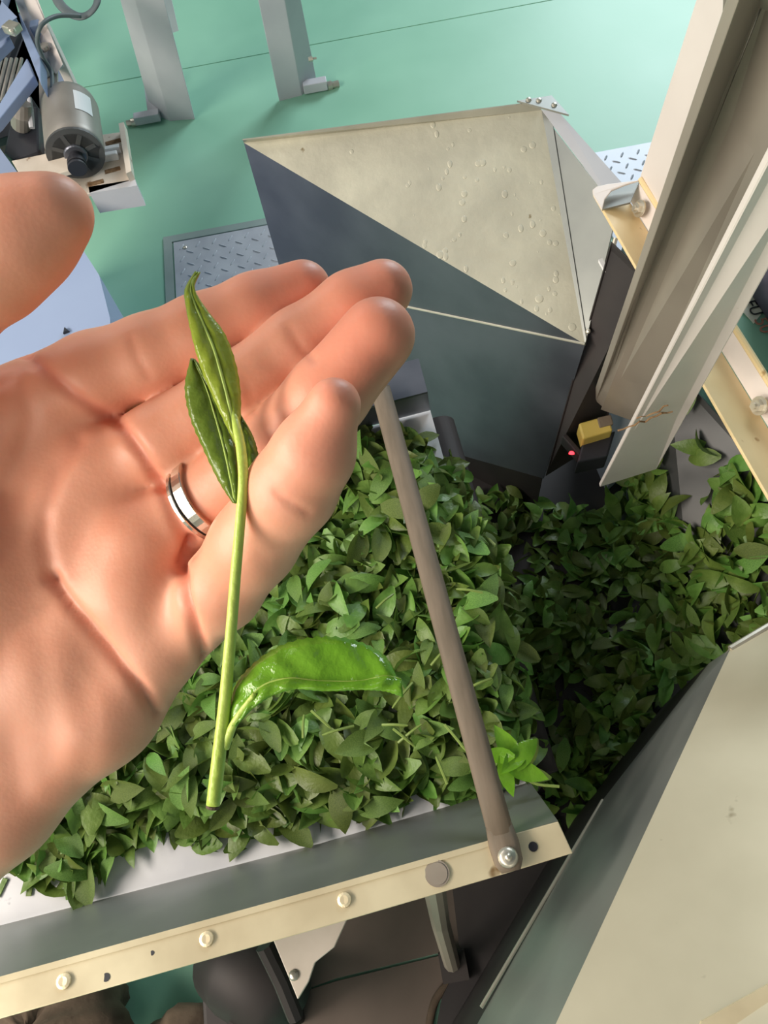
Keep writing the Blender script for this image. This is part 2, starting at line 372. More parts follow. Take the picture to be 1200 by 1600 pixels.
cbv = spline([U(82, 140, .47), U(80, 112, .47), U(66, 88, .50), U(58, 62, .54), (U(66, 38, .56)), U(90, 25, .55), U(126, 25, .53)], 8)
tag(link('motor_cable', *tube(cbv, .0042, 8), M['cable'], origin=cbv[0], smooth=True), 'thin dark cable looping up from the motor over the rail', 'cable')
cbv = spline([U(82, -25, .53), U(92, 4, .53), U(112, 22, .52), U(132, 25, .52), U(150, 8, .53), U(155, -25, .54)], 8)
tag(link('flat_cable', *tube(cbv, .010, 10, .35), M['cable'], origin=cbv[0], smooth=True), 'wider grey cable hanging in a U loop at the top edge', 'cable')

# blue-grey machine cover at the left edge
q = [U(*p, .40) for p in ((-120, 150), (0, 232), (44, 292), (128, 388), (155, 430), (172, 498), (176, 640), (-120, 700))]
cv = thing('machine_cover', 'pale blue grey sheet machine cover at left edge, behind the hand', 'cover', U(20, 450, 0))
link('top_sheet', *sheet(q, .004), M['bluegrey'], cv)
link('side_sheet', *prism([V((p.x, p.y, .0)) for p in q[1:7]]+[V((p.x-.02, p.y, 0)) for p in q[6:0:-1]], [p-V((0, 0, .004)) for p in q[1:7]]+[p-V((.02, 0, .004)) for p in q[6:0:-1]]), M['bluegrey'], cv)
link('pointer', *tube([U(104, 520, .402), U(101, 512, .404)], [.006, .001], 8), M['black'], cv)

# ------------------------------------------------------------------ hopper
hp = thing('hopper', 'folded sheet metal hopper with dented pale inside and front shade put in as darker steel, behind the fingertips', 'hopper', U(760, 560, 0))
zr = .60
A, B, D = U(381, 223, zr), U(846, 172, zr), U(914, 538, .48)
Cc = U(964, 330, zr-.02)
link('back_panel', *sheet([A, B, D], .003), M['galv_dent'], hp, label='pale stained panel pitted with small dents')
pn_ = facing([A, B, D]); dv_, df_ = [], []
for i in range(120):
    a_, b_ = rng.random(), rng.random()
    if a_+b_ > 1: a_, b_ = 1-a_, 1-b_
    if rng.random() > (1-a_)**1.2+.06: continue
    p = A*a_+B*b_+D*(1-a_-b_)
    if (p-B.lerp(D, .5)).length > .22 and rng.random() < .7: continue
    rr = rng.uniform(.002, .007); q1, q2 = dome(p, pn_, rr, rr*.10, 10)
    ux = (B-A).normalized(); k_ = rng.uniform(.5, 1.0)
    q1 = [p+(v-p)-ux*((v-p).dot(ux))*(1-k_) for v in q1]; b0 = len(dv_); dv_ += q1; df_ += [[t_+b0 for t_ in f_] for f_ in q2]
link('dent', dv_, df_, M['galv_dent'], hp, smooth=True, kind='stuff')
Bs = B.lerp(D, 0)+ (Cc-B)*.16; Ds = D+(Cc-D)*.04
link('corner_strip', *sheet([B, Bs, Ds, D], .003), M['satin'], hp)
link('right_panel', *sheet([B+(Cc-B)*.14+V((0, 0, -.003)), Cc, D+V((0, 0, -.003))], .003), M['satin'], hp)
# rims
Ar, Br = U(379, 219, zr+.012), U(838, 160, zr+.012)
link('rear_rim', *sheet([A, Ar, Br, B], .002), M['galv'], hp)
C2 = U(960, 292, zr+.005)
link('right_rim', *sheet([B+V((0, 0, .001)), U(874, 176, zr+.004), U(990, 306, zr-.014), Cc+V((0, 0, .001))], .002), M['lilac'], hp)  # pale colour stands in for sky reflected on the rim
cbp = link('corner_bracket', *sheet([U(808, 157, zr+.016), U(862, 149, zr+.016), U(889, 179, zr+.016)], .003), M['satin'], hp)
for px, py in ((826, 156), (842, 157), (866, 164)): link('rivet', *dome(U(px, py, zr+.016), UP, .0045, .003), M['bolt'], cbp)
link('rivet', *dome(D.lerp(Cc, .1), facing([B, Cc, D]), .004, .003), M['bolt'], hp)
link('rivet', *dome(U(823, 172, zr-.003), facing([A, B, D]), .005, .002), M['galv'], hp)
# front: shaded side of the same metal, put in as darker steel
E_ = V((A.x+.0, A.y-.0, .40)); E1 = U(446, 450, .33)
Fp = U(618, 476, .38)
E1 = on_plane(446, 450, A, (D-A).cross(Fp-A).normalized())
link('front_upper_panel', *sheet([A, D, Fp, E1], .003), M['steel'], hp, label='outer panel with its shade put in as dark blue grey colour')
G0, G1 = U(664, 696, .16), U(849, 748, .16); G00 = U(628, 596, .26)
ln_ = (D-Fp).cross(G1-Fp).normalized(); G0 = on_plane(664, 696, Fp, ln_); G00 = on_plane(628, 596, Fp, ln_)
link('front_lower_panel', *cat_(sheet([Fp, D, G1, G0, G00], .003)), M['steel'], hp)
dd = (D-Fp).normalized()
link('bend_lip', *tube([Fp+V((0, 0, .001)), D+V((0, 0, .001))], [.0022, .0022], 8), M['galv'], hp)
bk = [V((B.x, B.y, 0)), V((Cc.x, Cc.y, 0))]
link('support', *prism([V((B.x-.04, B.y+.01, 0)), V((B.x, B.y+.01, 0)), V((B.x, B.y+.03, 0)), V((B.x-.04, B.y+.03, 0))], [V((B.x-.04, B.y+.01, zr-.02)), V((B.x, B.y+.01, zr-.02)), V((B.x, B.y+.03, zr-.02)), V((B.x-.04, B.y+.03, zr-.02))]), M['steel'], hp)
link('support', *prism([V((A.x+.01, A.y+.01, 0)), V((A.x+.04, A.y+.01, 0)), V((A.x+.04, A.y+.03, 0)), V((A.x+.01, A.y+.03, 0))], [V((A.x+.03, A.y-.0, zr-.08)), V((A.x+.06, A.y-.0, zr-.08)), V((A.x+.06, A.y+.02, zr-.08)), V((A.x+.03, A.y+.02, zr-.08))]), M['steel'], hp)
link('edge_rod', *tube([U(962, 372, .56), U(917, 516, .48)], .0035, 8), M['bolt'], hp)
link('light_slit', *box(U(949, 426, .56), V((.008, -.022, -.01))*.8, V((.003, .001, 0)), V((0, .001, .002))), M['label'], hp)  # white bar stands in for light showing through the gap

# ------------------------------------------------------------------ machine posts, right
mp = thing('machine_post', 'tall taupe channel post with white flange plate, right of the hopper', 'post', U(985, 740, 0))
def strip(name, a, b, m, t=.006, par=mp, bevel=.0012, label=None):      # a: low edge [(px,py,z),(px,py,z)], b: high edge
    q = [U(*a[0]), U(*a[1]), U(*b[1]), U(*b[0])]
    return link(name, *sheet(q, t), m, par, bevel=bevel, label=label)
zt = 1.16
pw = strip('white_flange', [(937, 761, .38), (1026, 733, .38)], [(1270, 114, zt), (1330, 190, zt-.02)], M['white'], label='white painted plate with a rusty weld near its foot')
# weld seam as a bead on the plate
a, b = U(968, 671, .478), U(1050, 640, .492)
q = [U(937, 761, .38), U(1026, 733, .38), U(1330, 190, zt-.02), U(1270, 114, zt)]; pn = facing(q)
def onplane(px, py, q=q, n=pn, o=0):
    r = R @ np.array([(px-600)/F, -(py-800)/F, -1.0]); r = V(r); c = V(CAM); t = (q[0]-c).dot(n)/r.dot(n); return c+r*t+n*o
wp = [onplane(965+ i*8.6, 672-i*3.2+rng.normal(0, 1.6), o=.0008) for i in range(11)]
link('weld_seam', *tube(wp, [.0007+.0007*rng.random() for _ in wp], 7), M['rust'], pw)
wp = [onplane(995+ i*7, 655-i*3.0+rng.normal(0, 2.2), o=.0004) for i in range(8)]
link('weld_seam', *tube(wp, [.0004+.0006*rng.random() for _ in wp], 6), M['rust'], pw)
# channel web and its bead
strip('channel_web', [(938, 640, .36), (1000, 662, .38)], [(1215, -55, zt), (1300, 30, zt)], M['post'])
strip('channel_lip', [(930, 626, .37), (946, 640, .37)], [(1176, -60, zt+.02), (1215, -55, zt)], M['post'], t=.012)
bd = [U(962, 560, .43), U(1002, 450, .56), U(1064, 312, .72), U(1130, 160, .90), U(1232, -55, zt+.01)]
link('stiffening_bead', *tube(spline(bd, 6), .010, 12), M['post'], mp, smooth=True)
link('tie_ring', *tube(spline([U(1048, 302, .73), U(1060, 314, .735), U(1076, 312, .735), U(1086, 300, .73)], 5), .003, 8), M['post'], mp, smooth=True)
strip('dark_web', [(852, 745, .24), (940, 690, .26)], [(955, 378, .60), (1010, 430, .60)], M['dark'], t=.004)
# unseen block added above the posts to shade the leaf pit
hx = U(1270, 60, zt)
link('pit_shade_block', *box(V((.78, .62, 1.95)), (.52, 0, 0), (0, .50, 0), (0, 0, .28)), M['lilac'], mp, bevel=.02)
link('shade_block_riser', *prism([U(1215, -55, zt), U(1300, 30, zt), U(1330, 190, zt-.02), U(1290, 100, zt)], [V((.42, .52, 1.70)), V((.52, .50, 1.70)), V((.52, .42, 1.70)), V((.44, .44, 1.70))]), M['post'], mp)
link('foot', *box((U(990, 740, .2).x+.03, U(990, 740, .2).y+.09, .18), (.025, 0, 0), (0, .02, 0), (0, 0, .18)), M['dark'], mp)

bp = thing('back_post', 'wide pinkish grey post plate at top right, behind the taupe post', 'post', U(1030, 300, 0))
q2 = [U(998, 284, .64), U(1075, 420, .64)]
tt = [lean(q2[0], (.318, -1), 1.16), None]; tt[1] = tt[0]+(q2[1]-q2[0])
link('plate', *sheet([q2[0], q2[1], tt[1], tt[0]], .006), M['white'], bp)
link('groove', *tube([U(1136, 110, .93), U(1146, -40, 1.09)], [.006, .006], 8), M['post'], bp)  # plain taupe tube running up the plate
link('stand', *prism([V((p.x, p.y, 0)) for p in (q2[0], q2[1])]+[V((q2[1].x+.03, q2[1].y+.02, 0)), V((q2[0].x+.03, q2[0].y+.02, 0))], [q2[0]-V((0, 0, .002)), q2[1]-V((0, 0, .002)), q2[1]+V((.03, .02, -.002)), q2[0]+V((.03, .02, -.002))]), M['lilac'], bp)

# ------------------------------------------------------------------ channel beam, lamp glow painted on its sloped face
bm_ = thing('channel_rail', 'channel rail with warm lamp glow put into its colour, running down to the right behind the posts', 'rail', U(1090, 560, 0))
zb = .64
La, Lb = U(928, 302, zb), U(1262, 882, zb)
Ma, Mb = U(984, 314, zb-.02), U(1300, 832, zb-.02)
Na, Nb = U(1000, 284, zb+.005), U(1300, 760, zb+.005)
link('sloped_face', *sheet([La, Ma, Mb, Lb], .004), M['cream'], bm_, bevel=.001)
link('flat_face', *sheet([Ma, Na, Nb, Mb], .004), M['white'], bm_, bevel=.001)
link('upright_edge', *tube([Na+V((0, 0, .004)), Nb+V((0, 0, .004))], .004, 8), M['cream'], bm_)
ec = [(927, 303), (926, 296), (932, 291), (950, 287), (1000, 281), (978, 288), (956, 297), (945, 311), (941, 327)]
link('end_cap', *sheet([U(x, y, zb+.012-.0001*k_) for k_, (x, y) in enumerate(ec)], .003), M['white'], bm_, bevel=.001)  # white lip and grey web below paint the lit and shaded parts
link('end_web', *sheet([U(x, y, zb+.002) for x, y in ((941, 327), (945, 311), (956, 297), (978, 288), (1000, 282), (985, 316))], .003), M['satin'], bm_)
nf = facing([Ma, Na, Nb, Mb])
for px, py in ((1000, 326), (1187, 634)): bolt(U(px, py, zb-.004), nf, .0075, bm_)
link('stand', *prism([V((p.x+.06, p.y-.03, 0)) for p in (Nb, Mb)]+[V((Mb.x+.09, Mb.y-.03, 0))], [Nb-V((0, 0, .004)), Mb-V((0, 0, .004)), Mb+V((.03, 0, -.004))]), M['dark'], bm_)
# beyond the beam: green ledge with a lettered tape, violet housing
gl = thing('ledge', 'green painted ledge with a lettered tape, right edge behind the channel rail', 'ledge', U(1190, 530, 0))
gq = [U(1075, 395, .57), U(1190, 350, .57), U(1330, 640, .57), U(1300, 770, .57)]
link('top', *prism([V((p.x, p.y, .52)) for p in gq], gq), M['greenpaint'], gl)
link('leg', *prism([V((p.x*.97+.02, p.y, 0)) for p in gq[1:3]]+[V((gq[2].x-.02, gq[2].y-.03, 0))], [V((p.x*.97+.02, p.y, .52)) for p in gq[1:3]]+[V((gq[2].x-.02, gq[2].y-.03, .52))]), M['greenpaint'], gl)
ta = [U(1135, 430, .572), U(1160, 420, .572), U(1215, 505, .572), U(1186, 520, .572)]
ta = [U(1147, 472, .572), U(1168, 440, .572), U(1196, 482, .572), U(1178, 505, .572)]
tp = link('label_tape', *sheet(ta, .001), M['tape'], gl)
def text(body, px, py, z, size, ang, m, parent):
    cu = bpy.data.curves.new('lettering', 'FONT'); cu.body = body; cu.size = size; cu.align_x = 'CENTER'; cu.align_y = 'CENTER'; cu.extrude = .0003
    tmp = bpy.data.objects.new('lettering', cu); C.objects.link(tmp)
    me = bpy.data.meshes.new_from_object(tmp.evaluated_get(bpy.context.evaluated_depsgraph_get())); bpy.data.objects.remove(tmp)
    o = bpy.data.objects.new('lettering', me); C.objects.link(o); me.materials.clear(); me.materials.append(m)
    o.parent = parent; o.location = U(px, py, z)-wloc(parent); o.rotation_euler = (0, 0, ang); return o
dv = U(1196, 490, .57)-U(1168, 445, .57); ang = math.atan2(dv.y, dv.x)
text('FU', 1177, 481, .5735, .022, ang, M['ink'], tp)
text('50', 1193, 508, .5725, .026, ang, M['redink'], gl)
vh = [U(1178, 430, .60), U(1200, 375, .60), U(1290, 440, .60), U(1270, 570, .60), U(1212, 482, .60)]
tag(link('motor_housing', *prism([V((p.x, p.y, .571)) for p in vh], [p+V((0, 0, .03)) for p in vh]), M['purple'], origin=U(1200, 450, .571), bevel=.006), 'dark violet housing standing on the green ledge, right edge', 'housing')

# ------------------------------------------------------------------ sensor
sn = thing('photo_sensor', 'small amber sensor block with a red light, low on the taupe post', 'sensor', U(910, 690, .30))
zs = .36
q = [U(904, 661, zs), U(950, 648, zs), U(958, 672, zs), U(911, 686, zs)]
link('body', *prism([p-V((0, 0, .03)) for p in q], q), M['amber'], sn, bevel=.003)
q = [U(933, 652, zs+.002), U(955, 647, zs+.002), U(959, 662, zs+.002), U(937, 668, zs+.002)]
link('lens_frame', *prism([p-V((0, 0, .006)) for p in q], q), M['bar'], sn, bevel=.002)
q = [U(910, 690, zs-.02), U(962, 672, zs-.02), U(950, 712, zs-.02), U(902, 722, zs-.02)]
link('holder', *prism([p-V((0, 0, .04)) for p in q], q), M['black'], sn, bevel=.003)
link('red_lamp', *dome(U(893, 709, zs-.02), facing([U(890, 700, .3), U(900, 700, .3), U(900, 712, .32)]), .0045, .004), M['led'], sn)
link('bracket', *box(U(893, 700, zs-.035), (.008, -.02, 0), (.004, .002, 0), (0, 0, .012)), M['dark'], sn, bevel=.002)

# ------------------------------------------------------------------ conveyor tray
def zf(px): return .60+.05*max(0, (890-px))/890
tr = thing('conveyor_tray', 'conveyor tray with riveted metal flange and white belt, heaped with green leaves', 'conveyor', U(420, 1000, 0))
zbelt = .47
fo = [(-120, 1627), (0, 1592), (500, 1450), (780, 1368), (895, 1333)]; fi = [(-120, 1559), (0, 1526), (500, 1388), (768, 1312), (872, 1283)]
vo = [U(x, y, zf(x)) for x, y in fo]; vi = [U(x, y, zf(x)) for x, y in fi]
g = []
for i in range(4): g.append(prism([vo[i]-V((0, 0, .004)), vo[i+1]-V((0, 0, .004)), vi[i+1]-V((0, 0, .004)), vi[i]-V((0, 0, .004))], [vo[i], vo[i+1], vi[i+1], vi[i]]))
def ribbon(a, b, t):                                  # a continuous bent strip with thickness
    n = len(a); vs = list(a)+list(b)+[p-V((0, 0, t)) for p in a]+[p-V((0, 0, t)) for p in b]; fs = []
    for i in range(n-1):
        fs += [[i, i+1, n+i+1, n+i], [2*n+i, 3*n+i, 3*n+i+1, 2*n+i+1], [i, 2*n+i, 2*n+i+1, i+1], [n+i, n+i+1, 3*n+i+1, 3*n+i]]
    fs += [[0, n, 3*n, 2*n], [n-1, 3*n-1, 4*n-1, 2*n-1]]
    return vs, fs
flg = link('near_flange', *ribbon(vo, vi, .004), M['flange'], tr, bevel=.0008, label='worn bright metal flange with rivets')
lip = [a.lerp(b, .80)+V((0, 0, .0004)) for a, b in zip(vi, vo)]
link('fold', *ribbon([a.lerp(b, .17)+V((0, 0, .0012)) for a, b in zip(vi, vo)][:4], [p+V((0, 0, .0012)) for p in vi][:4], .001), M['flange'], flg)
wi = [(-120, 1480), (0, 1446), (500, 1318), (768, 1240), (828, 1222)]
vw = [U(x, y, zbelt) for x, y in wi]
t = .002
vs = vi+vw+[p-V((0, .003, 0)) for p in vi]+[p-V((0, .003, 0)) for p in vw]
link('near_wall', *ribbon([p-V((0, 0, .0)) for p in vi], vw, .002), M['satin'], tr)
ws = [p+V((0, -.001, -.006)) for p in vo]; wd = [V((p.x, p.y, p.z-.05)) for p in vo]
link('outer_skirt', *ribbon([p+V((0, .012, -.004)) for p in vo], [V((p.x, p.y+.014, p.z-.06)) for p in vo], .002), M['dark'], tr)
for px, py in ((100, 1533), (323, 1467), (538, 1406)): rivet(U(px, py, zf(px)+.0004), UP, .0066, flg)
for px, py, rr in ((166, 1527, .0035), (833, 1323, .0045), (238, 1489, .002)): link('hole', *disc(U(px, py, zf(px)), UP, rr, .0006, 12), M['black'], flg)
link('plug', *cat_(disc(U(683, 1365, zf(683)), UP, .0115, .0012, 24), disc(U(683, 1365, zf(683)+.0012), UP, .0095, .0008, 24)), M['post'], flg)
link('stain_ring', *tube([U(683+11*math.cos(a)*1.05, 1365+12*math.sin(a), zf(683)+.0008) for a in np.linspace(0, 6.283, 25)], .001, 6), M['rust'], flg)
# far side
far = [(640, 622), (560, 640), (300, 716), (0, 806), (-150, 850)]
far[0] = (668, 612); fv = [U(x, y, .59) for x, y in far]; fb = [U(x-14, y-52, .59) for x, y in far]
link('far_flange', *ribbon(fv, fb, .004), M['steel'], tr)
fw = [U(x+4, y+28, zbelt) for x, y in far]
link('far_wall', *ribbon(fv, fw, .002), M['steel'], tr)
bl = [vw[0]+V((0, -.01, -.004)), U(835, 1222, zbelt-.004), U(672, 640, zbelt-.004), fw[-1]+V((0, .01, -.004))]
link('belt', *prism([p-V((0, 0, .006)) for p in bl], bl), M['white_belt'], tr, label='white conveyor belt')
link('end_roller', *tube([bl[1]+V((.01, .01, -.03)), bl[2]+V((.01, -.01, -.03))], .024, 20), M['dark'], tr, smooth=True)
for p in (vo[1], vo[3], fv[1], fv[3]):
    x, y = p.x, p.y+(.06 if p in (vo[1], vo[3]) else -.05)
    link('leg', *box((x, y, .22), (.018, 0, 0), (0, .018, 0), (0, 0, .22)), M['dark'], tr)
link('strut', *tube([U(676, 1372, .53), U(688, 1440, .28), U(706, 1505, .06)], [.0125, .0125, .0125], 10), M['post'], tr)
link('strut_foot', *box(U(709, 1508, .03), (.02, 0, 0), (0, .02, 0), (0, 0, .03)), M['dark'], tr)
q = [U(*p, .50) for p in ((424, 1462), (545, 1430), (522, 1480), (492, 1504), (482, 1534), (465, 1562))]
sb = link('support_bracket', *sheet(q, .006), M['beige'], tr, bevel=.001)
link('bolt_head', *dome(U(459, 1524, .50), UP, .0055, .004), M['bolt'], sb)
link('bracket_rib', *tube([U(412, 1478, .48), U(440, 1535, .46), U(462, 1590, .44)], .009, 8), M['dark'], tr)
# cross bar and its bolt
zc = .606
ca, cb_ = U(602, 636, zc), U(793, 1340, zc+.006)
cd_ = (cb_-ca).normalized(); cs = V((-cd_.y, cd_.x, 0))
barv = spline([ca-cd_*.03, ca, ca.lerp(cb_, .5), cb_-cd_*.02], 6)
xb = link('cross_bar', *tube(barv, .0125, 14, .5), M['bar'], tr, smooth=True)
link('bar_end', *tube([cb_-cd_*.03, cb_-cd_*.012, cb_+cd_*.004, cb_+cd_*.012], [.0125, .0145, .0135, .009], 14, .45), M['bar'], xb, smooth=True)
link('bar_bolt', *cat_(dome(cb_+V((0, 0, .005)), UP, .0098, .005, 18), disc(cb_+V((0, 0, .009)), UP, .004, .003, 10)), M['bolt'], xb, smooth=True)

# things on the floor under the tray
pq = [U(*p, .006) for p in ((505, 1440), (760, 1372), (760, 1480), (687, 1489), (524, 1529), (440, 1560))]
tag(link('floor_plate', *prism([V((p.x, p.y, 0)) for p in pq], pq), M['brownplate'], origin=V((pq[0].x, pq[0].y, 0))), 'brown steel floor plate beyond the joint, under the tray', 'floor plate')
pq = [U(*p, .006) for p in ((526, 1533), (688, 1493), (716, 1500), (712, 1528), (690, 1548), (675, 1575), (664, 1640), (420, 1640), (440, 1560))]
tag(link('floor_plate', *prism([V((p.x, p.y, 0)) for p in pq], pq), M['brownplate'], origin=V((pq[0].x, pq[0].y, 0))), 'brown steel floor plate with a curved edge, at the bottom of the picture', 'floor plate')
hv = spline([U(714, 1526, .012), U(692, 1546, .012), U(676, 1575, .012), U(664, 1645, .012)], 6)
tag(link('hose', *tube(hv, .006, 10), M['sack'], origin=hv[0], smooth=True), 'thin brown hose curving along the floor plate edge', 'hose')
dh = thing('drive_housing', 'dark rounded drive housing under the tray, in shade', 'housing', U(385, 1560, 0))
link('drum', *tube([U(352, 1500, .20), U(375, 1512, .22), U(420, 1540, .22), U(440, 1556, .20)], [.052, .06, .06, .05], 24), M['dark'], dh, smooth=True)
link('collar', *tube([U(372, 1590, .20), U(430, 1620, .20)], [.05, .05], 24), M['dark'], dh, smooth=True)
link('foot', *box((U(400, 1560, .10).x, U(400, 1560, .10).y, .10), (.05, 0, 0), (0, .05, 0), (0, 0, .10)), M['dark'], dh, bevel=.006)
def lump(c, rx, ry, rz, seed, n=16):
    r_ = np.random.default_rng(seed); ph = r_.random(6)*6.28; vs, fs = [], []
    for i in range(n+1):
        for j in range(2*n):
            a, b = math.pi*i/n, math.pi*j/n
            k = 1+.09*math.sin(3*b+ph[0]+2*a)+.07*math.sin(5*a+ph[1]+b)+.05*math.sin(9*b+ph[2]+3*a)
            vs.append(V(c)+V((rx*math.sin(a)*math.cos(b)*k, ry*math.sin(a)*math.sin(b)*k, rz*math.cos(a)*k)))
    for i in range(n):
        for j in range(2*n): fs.append([i*2*n+j, i*2*n+(j+1) % (2*n), (i+1)*2*n+(j+1) % (2*n), (i+1)*2*n+j])
    return vs, fs
c = U(90, 1600, .10)
tag(link('sack', *lump(c, .11, .09, .095, 3), M['sack'], origin=V((c.x, c.y, .005)), smooth=True), 'brown rumpled sack on the floor under the tray left end', 'sack')
c = U(285, 1645, .06)
tag(link('sack', *lump(c, .07, .06, .055, 8), M['sack'], origin=V((c.x, c.y, .005)), smooth=True), 'smaller brown sack by the dark drive housing, at bottom edge', 'sack')

# ------------------------------------------------------------------ pit trough, slope and big chute, right
pt = thing('pit_trough', 'trough full of leaves between tray and chute, shade put in as dark sheet', 'trough', U(900, 1000, 0))
tq = [U(*p, .04) for p in ((640, 640), (1000, 560), (1150, 560), (1200, 900), (1060, 1200), (860, 1640), (672, 1660), (690, 1560), (720, 1500), (700, 1330), (690, 1000))]
link('floor_shade_sheet', *prism([V((p.x, p.y, .0)) for p in tq], tq), M['dark'], pt)  # dark sheet stands in for the shadow on the floor here
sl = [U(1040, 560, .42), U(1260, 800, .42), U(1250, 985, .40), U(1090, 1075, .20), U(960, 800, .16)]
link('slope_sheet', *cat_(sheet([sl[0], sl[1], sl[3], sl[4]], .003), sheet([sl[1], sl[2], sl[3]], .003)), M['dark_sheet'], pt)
wl = [(bl[1]+V((.012, .0, 0)), bl[2]+V((.012, -.0, 0))), (G0+V((0, .004, 0)), G1+V((0, .004, 0))), (U(690, 1700, .40), U(940, 1252, .33)), (U(940, 1252, .33), U(1108, 1036, .33))]
for a, b in wl:
    za, zb2 = min(a.z, .40), min(b.z, .40)
    n = V((b.y-a.y, a.x-b.x, 0)).normalized()*.003
    link('pit_shade_wall', *prism([V((a.x, a.y, .0)), V((b.x, b.y, .0)), V((b.x, b.y, .0))+n, V((a.x, a.y, 0))+n], [V((a.x, a.y, za)), V((b.x, b.y, zb2)), V((b.x, b.y, zb2))+n, V((a.x, a.y, za))+n]), M['dark'], pt)  # walls added to keep floor bounce and window light out of the pit
ch = thing('feed_chute', 'large pale stainless chute sloping across the lower right corner', 'chute', U(1050, 1400, 0))
K0, K1 = U(1141, 1014, .50), U(792, 1764, .72)
P0 = U(1290, 925, .50); cn = (K1-K0).cross(P0-K0).normalized()
link('main_sheet', *sheet([K0, P0, on_plane(1420, 1400, K0, cn), on_plane(1300, 1760, K0, cn), K1], .003), M['stainless'], ch)
link('side_sheet', *sheet([K0, K1, U(690, 1700, .42), U(940, 1252, .34), U(1108, 1036, .34)], .003), M['satin'], ch)
link('rim', *tube([K0, U(1290, 925, .503)], .004, 8), M['bolt'], ch)
link('side_rim', *tube([U(942, 1250, .342), U(752, 1574, .40)], .0022, 8), M['galv'], ch)
link('corner_tab', *sheet([U(1126, 1036, .47), U(1142, 1012, .503), U(1148, 1014, .503), U(1112, 1052, .44)], .002), M['bolt'], ch)
cl = [U(1080, 1640, .74), U(1096, 1596, .74), U(1215, 1530, .74), U(1330, 1560, .74), U(1330, 1700, .74)]
link('cover_plate', *sheet(cl, .003), M['flange'], ch)
link('leg', *box((U(1200, 1300, .3).x, U(1200, 1300, .3).y, .25), (.02, 0, 0), (0, .02, 0), (0, 0, .25)), M['dark'], ch)
link('leg', *box((U(1000, 1650, .3).x, U(1000, 1650, .3).y, .30), (.02, 0, 0), (0, .02, 0), (0, 0, .30)), M['dark'], ch)

# ------------------------------------------------------------------ tea leaves
def leaf_verts(L, W, curl, fold, twist, n=6):         # a pointed leaf lying along +x, blade of 2 x n quads
    out = []
    for i in range(n+1):
        u = i/n; wv = W*.5*math.sin(math.pi*min(1, u*.96+.03)**.85)**.9*(1 if u < 1 else 0)
        x = L*(u-.5); zc_ = curl*math.sin(math.pi*u)*L
        for s in (-1, 0, 1):
            tw = twist*(u-.5)
            y = s*wv*math.cos(tw); z = zc_+abs(s)*fold*wv+s*wv*math.sin(tw)
            out.append((x, y, z))
    return np.array(out)
LF = [[3*i+j, 3*i+3+j, 3*i+4+j, 3*i+1+j] for i in range(6) for j in (0, 1)]
shapes = [leaf_verts(1, random.uniform(.36, .50), random.uniform(-.16, .18), random.uniform(-.2, .6), random.uniform(-.9, .9)) for _ in range(10)]
def in_poly(x, y, poly):
    c = False; j = len(poly)-1
    for i in range(len(poly)):
        a, b = poly[i], poly[j]
        if (a[1] > y) != (b[1] > y) and x < (b[0]-a[0])*(y-a[1])/(b[1]-a[1])+a[0]: c = not c
        j = i
    return c
def rot_of(n, yaw, tilt):
    q = UP.rotation_difference(V(n)) @ Matrix.Rotation(yaw, 3, 'Z').to_quaternion() @ Matrix.Rotation(tilt[0], 3, 'X').to_quaternion() @ Matrix.Rotation(tilt[1], 3, 'Y').to_quaternion()
    return q
stuff_v, stuff_t = [], []
def flush_stuff(name, org, label):                    # everything scattered since the last call becomes one mass
    nv = np.concatenate(stuff_v); nl = len(stuff_v); base = (np.arange(nl)*21)[:, None, None]
    ff = (np.array(LF)[None]+base).reshape(-1, 4)
    me = bpy.data.meshes.new(name); me.from_pydata((nv-np.array(org)).tolist(), [], ff.tolist()); me.update(); me.materials.append(M['leaf'])
    at = me.attributes.new('tone', 'FLOAT', 'POINT'); at.data.foreach_set('value', np.repeat(np.array(stuff_t), 21))
    me.polygons.foreach_set('use_smooth', [True]*len(me.polygons))
    o = bpy.data.objects.new(name, me); C.objects.link(o); o.location = org; o['kind'] = 'stuff'; tag(o, label, 'leaves')
    stuff_v.clear(); stuff_t.clear()
def add_stuff(q, p, size, shp):
    mt_ = np.array(q.to_matrix()); b = len(stuff_v)*0
    stuff_v.append((shapes[shp]*size) @ mt_.T+np.array(p)); stuff_t.append(rng.random())
leaf_meshes = []
for k, s in enumerate(shapes):
    me = bpy.data.meshes.new('tea_leaf'); me.from_pydata(s.tolist(), [], LF); me.update(); me.materials.append(M['leaf'])
    at = me.attributes.new('tone', 'FLOAT', 'POINT'); at.data.foreach_set('value', [0.0]*len(s))
    me.polygons.foreach_set('use_smooth', [True]*len(me.polygons)); leaf_meshes.append(me)
n_ind = 0
proto_leaf = bpy.data.objects.new('tea_leaf', leaf_meshes[0])
def leaf_obj(q, p, size, shp, label, group):
    global n_ind
    o = proto_leaf if n_ind == 0 else proto_leaf.copy()
    o.data = leaf_meshes[shp]; o.scale = (size,)*3
    o.rotation_mode = 'QUATERNION'; o.rotation_quaternion = q; o.location = p
    tag(o, label, 'leaf', group); C.objects.link(o); n_ind += 1
heap = [(24, 1352), (70, 1380), (128, 1392), (180, 1376), (200, 1345), (250, 1306), (300, 1322), (360, 1322), (440, 1312), (560, 1282), (700, 1252), (762, 1240), (800, 1226), (840, 1212), (822, 1100), (802, 950), (764, 830), (712, 730), (672, 690), (600, 664), (500, 690), (300, 740), (60, 880), (-120, 1000), (-120, 1300)]
hw = [U(x, y, zbelt) for x, y in heap]; hp2 = [(p.x, p.y) for p in hw]
xs = [p[0] for p in hp2]; ys = [p[1] for p in hp2]
